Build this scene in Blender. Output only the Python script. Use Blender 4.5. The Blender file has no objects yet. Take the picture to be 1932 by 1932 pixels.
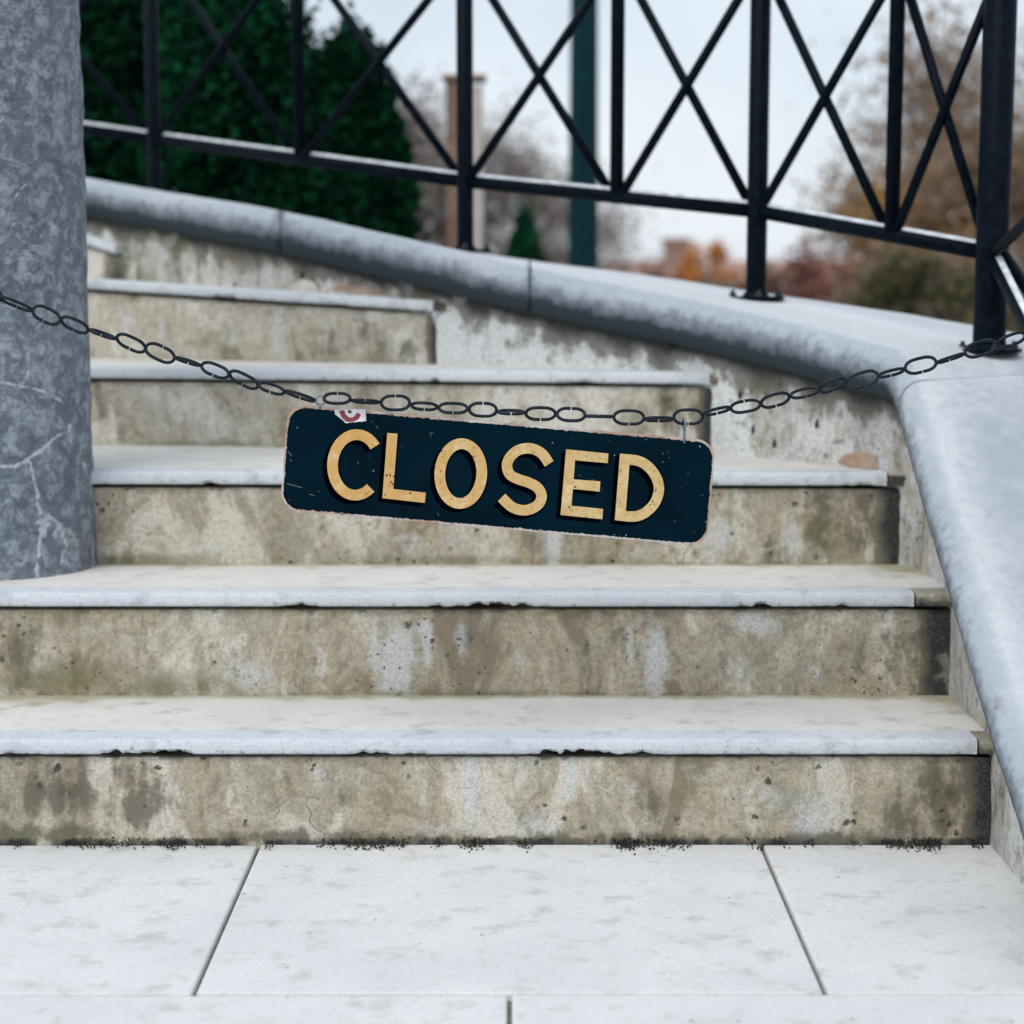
import bpy, bmesh, math, random
import numpy as np
from mathutils import Vector, noise
from mathutils.bvhtree import BVHTree

random.seed(7)
S = bpy.context.scene
COL = S.collection

# ------------------------------------------------------------------ camera
EYE, PITCH, FPX = 0.905, math.atan(456 / 3500.0), 3500.0
cam_d = bpy.data.cameras.new('camera')
cam_d.sensor_width = 36
cam_d.lens = FPX / 1932 * 36
cam_d.clip_start, cam_d.clip_end = 0.05, 2000
cam_d.dof.use_dof = True
cam_d.dof.focus_distance = 2.80
cam_d.dof.aperture_fstop = 2.9
cam_d.dof.aperture_blades = 9
cam = bpy.data.objects.new('camera', cam_d)
COL.objects.link(cam)
cam.location = (0, 0, EYE)
cam.rotation_euler = (math.pi / 2 - PITCH, 0, 0)
S.camera = cam

# ------------------------------------------------------------------ sky and sun (thin overcast)
SUN_EL, SUN_ROT = math.radians(52), math.radians(215)      # from behind and left of the camera
w = bpy.data.worlds.new('World'); S.world = w; w.use_nodes = True
nt = w.node_tree; nt.nodes.clear()
out = nt.nodes.new('ShaderNodeOutputWorld'); bg = nt.nodes.new('ShaderNodeBackground')
sky = nt.nodes.new('ShaderNodeTexSky'); sky.sky_type = 'NISHITA'; sky.sun_disc = False
sky.sun_elevation = SUN_EL; sky.sun_rotation = SUN_ROT; sky.dust_density = 2.0
tc = nt.nodes.new('ShaderNodeTexCoord'); nz = nt.nodes.new('ShaderNodeTexNoise')
nz.inputs['Scale'].default_value = 3.0; nz.inputs['Detail'].default_value = 5
rp = nt.nodes.new('ShaderNodeValToRGB')
rp.color_ramp.elements[0].position = .32; rp.color_ramp.elements[0].color = (.58, .68, .79, 1)
rp.color_ramp.elements[1].position = .66; rp.color_ramp.elements[1].color = (.92, .96, 1.0, 1)
sc_ = nt.nodes.new('ShaderNodeVectorMath'); sc_.operation = 'SCALE'; sc_.inputs['Scale'].default_value = 9.0
mx = nt.nodes.new('ShaderNodeMix'); mx.data_type = 'RGBA'; mx.inputs['Factor'].default_value = .86
L = nt.links.new
L(tc.outputs['Generated'], nz.inputs['Vector']); L(nz.outputs['Fac'], rp.inputs['Fac'])
L(rp.outputs['Color'], sc_.inputs[0]); L(sky.outputs['Color'], mx.inputs[6]); L(sc_.outputs[0], mx.inputs[7])
L(mx.outputs[2], bg.inputs['Color']); bg.inputs['Strength'].default_value = .1
L(bg.outputs[0], out.inputs['Surface'])
sl = bpy.data.lights.new('sun', 'SUN'); sl.energy = 1.1; sl.angle = math.radians(35); sl.color = (1, .965, .91)
so = bpy.data.objects.new('sun', sl); COL.objects.link(so)
sdir = Vector((math.sin(SUN_ROT) * math.cos(SUN_EL), math.cos(SUN_ROT) * math.cos(SUN_EL), math.sin(SUN_EL)))
so.rotation_euler = sdir.to_track_quat('Z', 'Y').to_euler()
S.view_settings.view_transform = 'Standard'; S.view_settings.look = 'None'
S.view_settings.gamma = 1; S.view_settings.use_curve_mapping = False
S.view_settings.exposure = .31
S.cycles.use_denoising = True

# ------------------------------------------------------------------ helpers
def at(px, py, d):
    """point of the place at depth d seen at (px, py) of a 1932 px wide view; used only to survey coordinates"""
    c, s = math.cos(PITCH), math.sin(PITCH)
    a, b = (px - 966) / FPX, (966 - py) / FPX
    v = Vector((a, c + b * s, -s + b * c))
    return Vector((0, 0, EYE)) + v * (d / v.y)

def tag(o, label=None, cat=None, group=None, kind=None):
    if label: o['label'] = label
    if cat: o['category'] = cat
    if group: o['group'] = group
    if kind: o['kind'] = kind
    return o

def empty(name, loc=(0, 0, 0)):
    o = bpy.data.objects.new(name, None); COL.objects.link(o); o.location = loc
    o.empty_display_size = .1
    return o

def link(name, me, mat, parent=None, smooth=False):
    o = bpy.data.objects.new(name, me); COL.objects.link(o)
    if mat and not me.materials: me.materials.append(mat)
    if parent is not None:
        o.parent = parent
        o.matrix_parent_inverse = parent.matrix_basis.inverted()
    if smooth:
        me.polygons.foreach_set('use_smooth', [True] * len(me.polygons))
    return o

def mesh(name, verts, faces):
    me = bpy.data.meshes.new(name); me.from_pydata([tuple(v) for v in verts], [], faces); me.update()
    return me

def obj(name, verts, faces, mat, parent=None, smooth=False):
    return link(name, mesh(name, verts, faces), mat, parent, smooth)

class MB:
    def __init__(s): s.v = []; s.f = []
    def add(s, v, f):
        n = len(s.v); s.v += [Vector(p) for p in v]; s.f += [tuple(i + n for i in q) for q in f]
    def box(s, a, b):
        (x0, y0, z0), (x1, y1, z1) = a, b
        s.add([(x0, y0, z0), (x1, y0, z0), (x1, y1, z0), (x0, y1, z0), (x0, y0, z1), (x1, y0, z1), (x1, y1, z1), (x0, y1, z1)],
              [(0, 3, 2, 1), (4, 5, 6, 7), (0, 1, 5, 4), (1, 2, 6, 5), (2, 3, 7, 6), (3, 0, 4, 7)])
    def tube(s, pts, r, n=10, closed=False, cap=True):
        pts = [Vector(p) for p in pts]; m = len(pts)
        rs = r if isinstance(r, (list, tuple)) else [r] * m
        t0 = (pts[1] - pts[0]).normalized()
        u = t0.cross(Vector((0, 0, 1)))
        if u.length < .05: u = t0.cross(Vector((1, 0, 0)))
        u.normalize(); base = len(s.v); V = []
        for i, p in enumerate(pts):
            if closed: t = (pts[(i + 1) % m] - pts[i - 1]).normalized()
            else: t = (pts[min(i + 1, m - 1)] - pts[max(i - 1, 0)]).normalized()
            u = (u - t * u.dot(t)).normalized(); w_ = t.cross(u)
            for k in range(n):
                a = 2 * math.pi * k / n
                V.append(p + (u * math.cos(a) + w_ * math.sin(a)) * rs[i])
        F = []
        for i in range(m if closed else m - 1):
            j = (i + 1) % m
            for k in range(n):
                F.append((i * n + k, i * n + (k + 1) % n, j * n + (k + 1) % n, j * n + k))
        if cap and not closed:
            F.append(tuple(range(n))[::-1]); F.append(tuple((m - 1) * n + k for k in range(n)))
        s.add(V, F)
    def build(s, name, mat, parent=None, smooth=False): return obj(name, s.v, s.f, mat, parent, smooth)

def bevel(o, wd, seg=2):
    m = o.modifiers.new('bevel', 'BEVEL'); m.width = wd; m.segments = seg; m.limit_method = 'ANGLE'
    return o

def lerp(a, b, t): return a + (b - a) * t
def sstep(a, b, x):
    t = min(1, max(0, (x - a) / (b - a))); return t * t * (3 - 2 * t)
def interp(xs, ys, x):
    return float(np.interp(x, xs, ys))

# ------------------------------------------------------------------ material kit
class NT:
    def __init__(s, name):
        s.m = bpy.data.materials.new(name); s.m.use_nodes = True; s.t = s.m.node_tree
        s.b = s.t.nodes['Principled BSDF']
    def n(s, ty, **kw):
        q = s.t.nodes.new(ty)
        for k, v in kw.items(): setattr(q, k, v)
        return q
    def l(s, a, b): s.t.links.new(a, b)
    def coord(s, kind='Object', scale=(1, 1, 1)):
        c = s.n('ShaderNodeTexCoord'); mp = s.n('ShaderNodeMapping'); mp.inputs['Scale'].default_value = scale
        s.l(c.outputs[kind], mp.inputs['Vector']); return mp.outputs[0]
    def noise(s, vec, scale, detail=4, rough=.55, dist=0):
        q = s.n('ShaderNodeTexNoise'); q.inputs['Scale'].default_value = scale; q.inputs['Detail'].default_value = detail
        q.inputs['Roughness'].default_value = rough; q.inputs['Distortion'].default_value = dist
        s.l(vec, q.inputs['Vector']); return q.outputs['Fac']
    def vor(s, vec, scale, feature='F1', rnd=1):
        q = s.n('ShaderNodeTexVoronoi', feature=feature); q.inputs['Scale'].default_value = scale
        q.inputs['Randomness'].default_value = rnd
        s.l(vec, q.inputs['Vector']); return q
    def rng(s, v, a, b, c=0, d=1, smooth=True):
        q = s.n('ShaderNodeMapRange'); q.interpolation_type = 'SMOOTHSTEP' if smooth else 'LINEAR'
        s.l(v, q.inputs['Value'])
        for k, x in zip(('From Min', 'From Max', 'To Min', 'To Max'), (a, b, c, d)): q.inputs[k].default_value = x
        return q.outputs['Result']
    def math(s, op, a, b=None, clamp=False):
        q = s.n('ShaderNodeMath', operation=op); q.use_clamp = clamp
        for i, x in enumerate((a, b)):
            if x is None: continue
            if isinstance(x, (int, float)): q.inputs[i].default_value = x
            else: s.l(x, q.inputs[i])
        return q.outputs[0]
    def mix(s, f, a, b, mode='MIX'):
        q = s.n('ShaderNodeMix', data_type='RGBA', blend_type=mode)
        for key, x in ((0, f), (6, a), (7, b)):
            if isinstance(x, (int, float)): q.inputs[key].default_value = x
            elif isinstance(x, tuple): q.inputs[key].default_value = (*x, 1)
            else: s.l(x, q.inputs[key])
        return q.outputs[2]
    def attr(s, name):
        a = s.n('ShaderNodeAttribute'); a.attribute_name = name
        sp = s.n('ShaderNodeSeparateColor'); s.l(a.outputs['Color'], sp.inputs[0])
        return sp.outputs[0], sp.outputs[1], sp.outputs[2]
    def bump(s, h, strength=.4, dist=.002, prev=None):
        q = s.n('ShaderNodeBump'); q.inputs['Strength'].default_value = strength; q.inputs['Distance'].default_value = dist
        s.l(h, q.inputs['Height'])
        if prev is not None: s.l(prev, q.inputs['Normal'])
        s.l(q.outputs[0], s.b.inputs['Normal']); return q.outputs[0]
    def done(s, col, rough=.8, spec=.5, metal=0):
        if isinstance(col, tuple): s.b.inputs['Base Color'].default_value = (*col, 1)
        else: s.l(col, s.b.inputs['Base Color'])
        if isinstance(rough, (int, float)): s.b.inputs['Roughness'].default_value = rough
        else: s.l(rough, s.b.inputs['Roughness'])
        s.b.inputs['Specular IOR Level'].default_value = spec; s.b.inputs['Metallic'].default_value = metal
        return s.m

def concrete(name, tan, grey, light, pit=1.0, streak=.5, lime=(.66, .665, .665)):
    k = NT(name); v = k.coord('Object'); vs = k.coord('Object', (1, 1, .22))
    dk, pl, ms = k.attr('stain_shade')
    n1 = k.noise(v, 5.5, 5, .6, .4); n2 = k.noise(v, 26, 6, .65); n3 = k.noise(v, 240, 3, .7); ns = k.noise(vs, 30, 4, .6)
    n4 = k.noise(v, 70, 5, .75)
    c = k.mix(k.rng(k.math('ADD', k.math('MULTIPLY', n1, .6), k.math('MULTIPLY', n2, .4)), .42, .58), tan, grey)
    c = k.mix(k.rng(n4, .36, .62, .5, 0), c, tuple(x * .5 for x in grey))
    c = k.mix(k.rng(k.noise(v, 13, 6, .7, .8), .3, .47, .55, 0), c, (.17, .145, .1))
    c = k.mix(k.math('MULTIPLY', k.rng(n2, .5, .72), .6), c, light)
    c = k.mix(k.math('MULTIPLY', k.rng(ns, .52, .75), streak), c, light)
    c = k.mix(k.rng(k.noise(v, 100, 5, .8), .54, .7, 0, .5), c, (.66, .63, .56))
    nl = k.noise(k.coord('Object', (1, 1, .55)), 8, 6, .68, .5)
    c = k.mix(k.rng(nl, .49, .6, 0, .75), c, tuple(min(1, x * 1.08) for x in light))
    c = k.mix(k.rng(nl, .36, .46, .7, 0), c, (.2, .16, .1))
    # pale lime streaks
    e = k.math('ADD', pl, k.math('MULTIPLY', k.math('SUBTRACT', k.math('ADD', n2, n4), 1.0), .8))
    c = k.mix(k.math('MULTIPLY', k.rng(e, .25, .75), .85), c, lime)
    # dark damp patches, and shade painted into riser ends and under the coping
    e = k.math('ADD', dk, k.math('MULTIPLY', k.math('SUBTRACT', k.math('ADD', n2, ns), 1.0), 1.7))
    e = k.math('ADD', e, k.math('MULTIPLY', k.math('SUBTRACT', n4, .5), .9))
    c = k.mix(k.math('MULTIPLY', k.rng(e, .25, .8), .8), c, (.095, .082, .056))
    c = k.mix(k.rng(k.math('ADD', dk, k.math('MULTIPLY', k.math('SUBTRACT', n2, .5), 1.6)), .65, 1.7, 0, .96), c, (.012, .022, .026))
    # green growth
    e = k.math('ADD', ms, k.math('MULTIPLY', k.math('SUBTRACT', n2, .5), 1.3))
    c = k.mix(k.math('MULTIPLY', k.rng(e, .2, .8), .6), c, (.15, .15, .065))
    c = k.mix(k.rng(n3, .42, .66, .0, .35), c, (.17, .155, .12))
    c = k.mix(k.rng(k.noise(v, 130, 5, .8), .36, .5, .35, 0), c, (.16, .14, .1))
    vc = k.n('ShaderNodeVectorMath', operation='ADD'); nc = k.n('ShaderNodeTexNoise'); nc.inputs['Scale'].default_value = 14; nc.inputs['Detail'].default_value = 6; k.l(v, nc.inputs['Vector'])
    s2 = k.n('ShaderNodeVectorMath', operation='SCALE'); s2.inputs['Scale'].default_value = .09; k.l(nc.outputs['Color'], s2.inputs[0])
    k.l(v, vc.inputs[0]); k.l(s2.outputs[0], vc.inputs[1])
    ck = k.vor(vc.outputs[0], 8.5, 'DISTANCE_TO_EDGE'); gate = k.rng(k.noise(v, 4.3, 3), .62, .68)
    crack = k.math('MULTIPLY', k.rng(ck.outputs['Distance'], .002, .022, .7, 0), gate)
    c = k.mix(k.math('MULTIPLY', k.rng(ck.outputs['Distance'], .0, .09, .35, 0), gate), c, light)
    c = k.mix(k.math('MULTIPLY', crack, .7), c, (.13, .11, .08))
    # pits and blow holes, in patches
    den = k.rng(k.noise(v, 9, 2), .5, .62)
    vw = k.n('ShaderNodeVectorMath', operation='ADD'); nn = k.n('ShaderNodeTexNoise'); nn.inputs['Scale'].default_value = 90; k.l(v, nn.inputs['Vector'])
    sc = k.n('ShaderNodeVectorMath', operation='SCALE'); sc.inputs['Scale'].default_value = .014; k.l(nn.outputs['Color'], sc.inputs[0])
    k.l(v, vw.inputs[0]); k.l(sc.outputs[0], vw.inputs[1]); wv = vw.outputs[0]
    vo = k.vor(wv, 85); big = k.vor(wv, 24); mid = k.vor(wv, 48)
    def lim(q, r0, r1, keep):
        sp = k.n('ShaderNodeSeparateColor'); k.l(q.outputs['Color'], sp.inputs[0])
        return k.math('MULTIPLY', k.rng(k.math('DIVIDE', q.outputs['Distance'], k.rng(sp.outputs[1], 0, 1, .5, 1.5)), r0, r1, 1, 0), k.rng(sp.outputs[0], keep, keep + .02))
    p1 = k.math('MULTIPLY', lim(vo, .16, .3, .68), den)
    p3 = k.math('MULTIPLY', lim(mid, .1, .2, .84), k.rng(k.noise(v, 6, 2), .42, .55))
    p2 = lim(big, .06, .13, .86)
    pt = k.math('MULTIPLY', k.math('MAXIMUM', k.math('MAXIMUM', p1, p3), p2), pit)
    c = k.mix(k.math('MULTIPLY', pt, .85), c, (.03, .036, .04))
    h = k.math('ADD', k.math('MULTIPLY', n2, .5), k.math('MULTIPLY', n4, .5))
    nb = k.bump(h, .55, .006)
    nb = k.bump(n3, .35, .0015, nb)
    nb = k.bump(k.math('MULTIPLY', pt, -1), .8, .004, nb); nb = k.bump(k.math('MULTIPLY', crack, -1), .8, .003, nb)
    return k.done(c, .88, .3)

M = {}
M['riser'] = concrete('weathered_concrete', (.53, .445, .315), (.44, .395, .3), (.7, .66, .575))
M['riser_up'] = concrete('paler_concrete', (.62, .555, .44), (.55, .51, .425), (.74, .71, .65), pit=.5)
M['wall'] = concrete('wall_concrete', (.54, .5, .425), (.6, .595, .575), (.72, .73, .73), pit=.6, streak=.75, lime=(.79, .82, .84))
M['end'] = concrete('end_concrete', (.52, .47, .38), (.42, .39, .31), (.6, .57, .5), pit=.5)

def tread_mat(name, c0, c1, speck, fine=.5):
    k = NT(name); v = k.coord('Object'); dk, pl, ms = k.attr('stain_shade')
    a = k.noise(v, 4, 4); b = k.noise(v, 60, 5, .7); f = k.noise(v, 240, 4, .85); g = k.noise(v, 17, 5, .6)
    c = k.mix(k.rng(a, .35, .65), c0, c1)
    c = k.mix(k.math('MULTIPLY', k.rng(b, .55, .75), .5), c, speck)
    c = k.mix(k.rng(f, .5, .75, 0, fine), c, speck)
    c = k.mix(k.rng(g, .52, .7, 0, .45), c, tuple(x * .8 for x in speck))
    c = k.mix(k.rng(k.noise(k.coord('Object', (.6, 1, 1)), 55, 6, .8), .54, .72, 0, .4), c, tuple(x * .85 for x in speck))
    e = k.math('ADD', ms, k.math('MULTIPLY', k.math('SUBTRACT', g, .5), 1.2))
    c = k.mix(k.math('MULTIPLY', k.rng(e, .2, .85), .75), c, (.33, .3, .17))
    e = k.math('ADD', dk, k.math('MULTIPLY', k.math('SUBTRACT', b, .5), 1.8))
    c = k.mix(k.rng(e, .3, .85, 0, .85), c, (.1, .095, .08))
    vo = k.vor(v, 23)
    c = k.mix(k.math('MULTIPLY', k.rng(vo.outputs['Distance'], .05, .08, .6, 0), k.rng(g, .5, .55)), c, (.16, .15, .13))
    nb = k.bump(b, .35, .003); nb = k.bump(f, .4, .0012, nb)
    return k.done(c, .8, .35)
M['tread'] = tread_mat('tread_stone', (.76, .74, .705), (.68, .665, .63), (.47, .46, .42), .65)
M['nosing'] = tread_mat('nosing_stone', (.665, .70, .735), (.59, .63, .67), (.34, .375, .41), .95)
M['paving'] = tread_mat('paving_stone', (.76, .765, .77), (.7, .71, .72), (.5, .5, .47), .75)

def coping_mat():
    k = NT('coping_stone'); v = k.coord('Object')
    a = k.noise(v, 3.5, 4); b = k.noise(v, 42, 6, .7); f = k.noise(v, 260, 3, .8); g = k.noise(v, 14, 5, .6)
    dk, pl, ms = k.attr('stain_shade')
    c = k.mix(k.rng(a, .35, .65), (.40, .455, .52), (.46, .505, .555))
    c = k.mix(k.math('MULTIPLY', k.rng(b, .45, .7), .55), c, (.27, .31, .37))
    c = k.mix(k.math('MULTIPLY', k.rng(g, .5, .75), .4), c, (.62, .66, .7))
    c = k.mix(k.rng(f, .52, .75, 0, .5), c, (.7, .73, .76))
    e = k.math('ADD', pl, k.math('MULTIPLY', k.math('SUBTRACT', b, .5), 1.2))
    c = k.mix(k.math('MULTIPLY', k.rng(e, .2, .9), .8), c, (.72, .745, .77))
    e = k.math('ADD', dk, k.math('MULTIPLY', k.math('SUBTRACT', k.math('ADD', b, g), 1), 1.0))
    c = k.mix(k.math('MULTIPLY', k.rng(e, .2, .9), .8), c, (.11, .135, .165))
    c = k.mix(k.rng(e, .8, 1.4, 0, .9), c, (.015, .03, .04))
    nb = k.bump(b, .5, .004); nb = k.bump(f, .5, .0015, nb)
    return k.done(c, .82, .35)
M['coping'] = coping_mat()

def column_mat():
    k = NT('column_stone'); v = k.coord('Object')
    dk, pl, ms = k.attr('stain_shade')
    a = k.noise(v, 6, 5, .6); b = k.noise(v, 34, 7, .68, .6); f = k.noise(v, 170, 3, .75); g = k.noise(v, 15, 6, .6, 1.2)
    c = k.mix(k.rng(a, .35, .65), (.145, .18, .218), (.205, .246, .29))
    c = k.mix(k.math('MULTIPLY', k.rng(b, .44, .6), .8), c, (.42, .475, .53))
    c = k.mix(k.rng(k.noise(v, 75, 6, .75, 1.2), .38, .5, .6, 0), c, (.08, .107, .135))
    c = k.mix(k.math('MULTIPLY', k.rng(g, .35, .47, 1, 0), .5), c, (.11, .145, .18))
    # hairline lime veins
    r1 = k.math('ABSOLUTE', k.math('SUBTRACT', k.noise(v, 4.2, 5, .55, .8), .5))
    c = k.mix(k.math('MULTIPLY', k.rng(r1, .0, .007, .55, 0), k.rng(g, .45, .6)), c, (.6, .65, .7))
    e = k.math('ADD', pl, k.math('MULTIPLY', k.math('SUBTRACT', b, .5), .9))
    c = k.mix(k.math('MULTIPLY', k.rng(e, .3, .95), .8), c, (.66, .71, .76))
    nb = k.bump(b, .95, .016); nb = k.bump(g, .7, .018, nb); nb = k.bump(f, .5, .002, nb)
    return k.done(c, .75, .4)
M['column'] = column_mat()

def paint(name, col, rough=.35, worn=None, spec=.5):
    k = NT(name); v = k.coord('Object'); n = k.noise(v, 40, 4)
    c = k.mix(k.rng(n, .4, .7), col, tuple(x * 1.5 + .003 for x in col))
    if worn: c = k.mix(k.rng(k.noise(v, 90, 5, .7), .66, .72), c, worn)
    k.bump(k.noise(v, 150, 3), .15, .001)
    return k.done(c, k.rng(n, .3, .7, rough, rough + .15), spec)
M['rail'] = paint('black_rail_paint', (.0008, .004, .009), .38, None, .06)
M['rail_top'] = paint('pale_rail_strip', (.62, .66, .7), .4)
M['lamp'] = paint('teal_lamp_paint', (.001, .028, .04), .4, None, .12)
M['bolt'] = paint('bolt_steel', (.02, .025, .03), .4, (.2, .09, .04))
def chain_mat():
    k = NT('chain_steel'); v = k.coord('Object'); n = k.noise(v, 120, 3)
    c = k.mix(k.rng(n, .4, .7), (.003, .009, .017), (.012, .02, .032))
    return k.done(c, k.rng(n, .3, .7, .35, .55), .25, .1)
M['chain'] = chain_mat()

def sign_mat():
    k = NT('navy_sign_paint'); v = k.coord('Object')
    n = k.noise(v, 8, 4); f = k.noise(v, 180, 4, .7)
    c = k.mix(k.rng(n, .35, .65), (.0004, .0085, .0165), (.0006, .0135, .024))
    c = k.mix(k.rng(k.noise(v, 34, 6, .7), .66, .74, 0, .35), c, (.02, .06, .085))
    vo = k.vor(v, 55); gate = k.rng(k.noise(v, 22, 2), .55, .62)
    c = k.mix(k.math('MULTIPLY', k.rng(k.math('ADD', vo.outputs['Distance'], k.math('MULTIPLY', f, .15)), .12, .17, .55, 0), gate), c, (.26, .36, .42))
    k.bump(f, .12, .001)
    return k.done(c, k.rng(n, .3, .7, .7, .85), .035)
M['navy'] = sign_mat()
def rim_mat():
    k = NT('worn_sign_edge'); v = k.coord('Object')
    n = k.noise(v, 60, 5, .7); z = k.noise(v, 11, 3)
    c = k.mix(k.rng(z, .4, .6), (.62, .55, .53), (.5, .33, .25))
    c = k.mix(k.rng(n, .55, .68), c, (.11, .075, .07))
    k.bump(n, .5, .001)
    return k.done(c, .8, .3)
M['rim'] = rim_mat()
def gold_mat():
    k = NT('gold_lettering'); v = k.coord('Object')
    n = k.noise(v, 30, 6, .7); f = k.noise(v, 150, 4, .75)
    sx = k.n('ShaderNodeSeparateXYZ'); k.l(v, sx.inputs[0])
    c = k.mix(k.rng(sx.outputs[0], -.25, .2), (.68, .40, .135), (.68, .49, .23))
    c = k.mix(k.math('MULTIPLY', k.rng(n, .48, .64), .75), c, (.8, .62, .34))
    c = k.mix(k.math('MULTIPLY', k.rng(k.noise(v, 45, 5, .7), .36, .5, 1, 0), .5), c, (.56, .31, .09))
    c = k.mix(k.rng(f, .5, .66, 0, .5), c, (.46, .29, .11))
    c = k.mix(k.rng(k.noise(v, 60, 6, .8), .56, .72, 0, .5), c, (.36, .22, .08))
    vo = k.vor(v, 75); g = k.rng(k.noise(v, 28, 3), .5, .58)
    pk = k.math('MULTIPLY', k.rng(k.math('ADD', vo.outputs['Distance'], k.math('MULTIPLY', f, .35)), .25, .36, 1, 0), g)
    c = k.mix(pk, c, (.1, .065, .03))
    c = k.mix(k.rng(k.noise(v, 17, 7, .75, 1.5), .655, .68), c, (.015, .035, .04))
    k.bump(f, .2, .001)
    return k.done(c, .6, .3)
M['gold'] = gold_mat()
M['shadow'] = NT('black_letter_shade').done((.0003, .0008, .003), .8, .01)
M['white_paint'] = paint('scuffed_white', (.6, .6, .62), .7, (.2, .1, .1))
M['maroon'] = paint('maroon_print', (.22, .035, .045), .7, (.6, .55, .55))
M['ink'] = paint('dark_print', (.03, .04, .045), .7)
def flat_mat(name, a, b, sc=20, rough=.85):
    k = NT(name); v = k.coord('Object'); n = k.noise(v, sc, 5, .65)
    c = k.mix(k.rng(n, .35, .65), a, b); k.bump(n, .5, .02 / sc * 5)
    return k.done(c, rough, .3)
def leaf_mat(name, a, b, trans=.25):
    k = NT(name)
    oi = k.n('ShaderNodeNewGeometry')
    c = k.mix(oi.outputs['Random Per Island'], a, b)
    k.b.inputs['Subsurface Weight'].default_value = 0
    m = k.done(c, .8, .04)
    tr = k.n('ShaderNodeBsdfTranslucent'); k.l(c, tr.inputs['Color'])
    ms = k.n('ShaderNodeMixShader'); ms.inputs[0].default_value = trans
    k.l(k.b.outputs[0], ms.inputs[1]); k.l(tr.outputs[0], ms.inputs[2])
    k.l(ms.outputs[0], k.t.nodes['Material Output'].inputs['Surface'])
    return m
M['bark'] = flat_mat('grey_bark', (.15, .125, .11), (.24, .2, .18), 12)
M['earth'] = flat_mat('autumn_ground', (.09, .075, .045), (.17, .12, .06), 1.5)
M['soil'] = flat_mat('damp_soil', (.012, .018, .016), (.04, .042, .03), 60)

# ------------------------------------------------------------------ steps
def stainset(me, fn):
    a = me.color_attributes.new('stain_shade', 'FLOAT_COLOR', 'POINT')
    buf = np.zeros((len(me.vertices), 4), np.float32); buf[:, 3] = 1
    for i, v in enumerate(me.vertices): buf[i, :3] = fn(v.co)
    a.data.foreach_set('color', buf.ravel())

def fnz(x, y=0., z=0.): return noise.noise(Vector((x, y, z)))

# step i: (left end point of the front top edge, right end point, right end of the nosing)
EDGE = {
    1: ((-300, 1396, 2.85), (2050, 1396, 2.85), 1845),
    2: ((-300, 1119, 3.15), (1950, 1119, 3.15), 1725),
    3: ((-200, 889, 3.46), (1850, 893, 3.46), 1674),
    4: ((-100, 690, 4.06), (1450, 704, 3.82), 1338),
    5: ((-60, 512, 4.56), (930, 574, 4.13), 815),
    6: ((-200, 345, 5.35), (248, 470, 4.80), 214),
}
HZ = {}
for i_, (a, b, e) in EDGE.items():
    A, B = at(*a), at(*b)
    HZ[i_] = (A, B, e)
WALL_END = {1: 1890, 2: 1785, 3: 1703, 4: 1343, 5: 821, 6: 226}
TH = .024

def xpx(p): return 966 + FPX * p.x / (p.y * math.cos(PITCH) + (EYE - p.z) * math.sin(PITCH))

# riser stains surveyed off the faces, plus damp and painted wall shade at right ends: (x px, height 0..1, half width px, half height, strength)
DARK = {
    1: [(110, .62, 90, .35, .95), (245, .55, 60, .55, .75), (40, .1, 200, .14, .8), (560, .05, 220, .1, .8), (1180, .03, 200, .08, .8), (960, .0, 500, .07, .9),
        (1895, .6, 60, 1.1, 2.1), (1790, .5, 90, .5, .8), (1740, .3, 110, .35, .6), (1560, .03, 180, .12, .8), (330, .25, 60, .3, .3), (1270, .5, 60, .2, .4), (650, .5, 60, .2, .3), (520, .65, 60, .25, .4)],
    2: [(40, .45, 60, .6, .45), (1790, .6, 45, 1.1, 2.1), (1740, .5, 60, .5, .7), (1690, .45, 80, .4, .5), (1250, .75, 80, .25, .45), (1160, .5, 70, .3, .35), (540, .7, 50, .3, .3), (1600, .3, 80, .3, .25), (900, .7, 50, .3, .3)],
    3: [(1706, .6, 45, 1.1, 2.1), (1640, .5, 50, .6, .7), (1590, .6, 90, .4, .55), (200, .05, 60, .12, .7), (1480, .3, 80, .25, .3), (990, .3, 30, .3, .35), (600, .6, 60, .3, .2)],
    4: [(1345, .5, 26, 1.1, 2.0), (1270, .6, 60, .5, .6), (185, .5, 16, .6, .6), (700, .5, 60, .3, .2), (300, .4, 60, .3, .25)],
    5: [(823, .5, 18, 1.1, 2.0), (730, .4, 80, .5, .5), (620, .3, 50, .4, .35)],
    6: [(212, .5, 22, .9, 1.4)],
}
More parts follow.
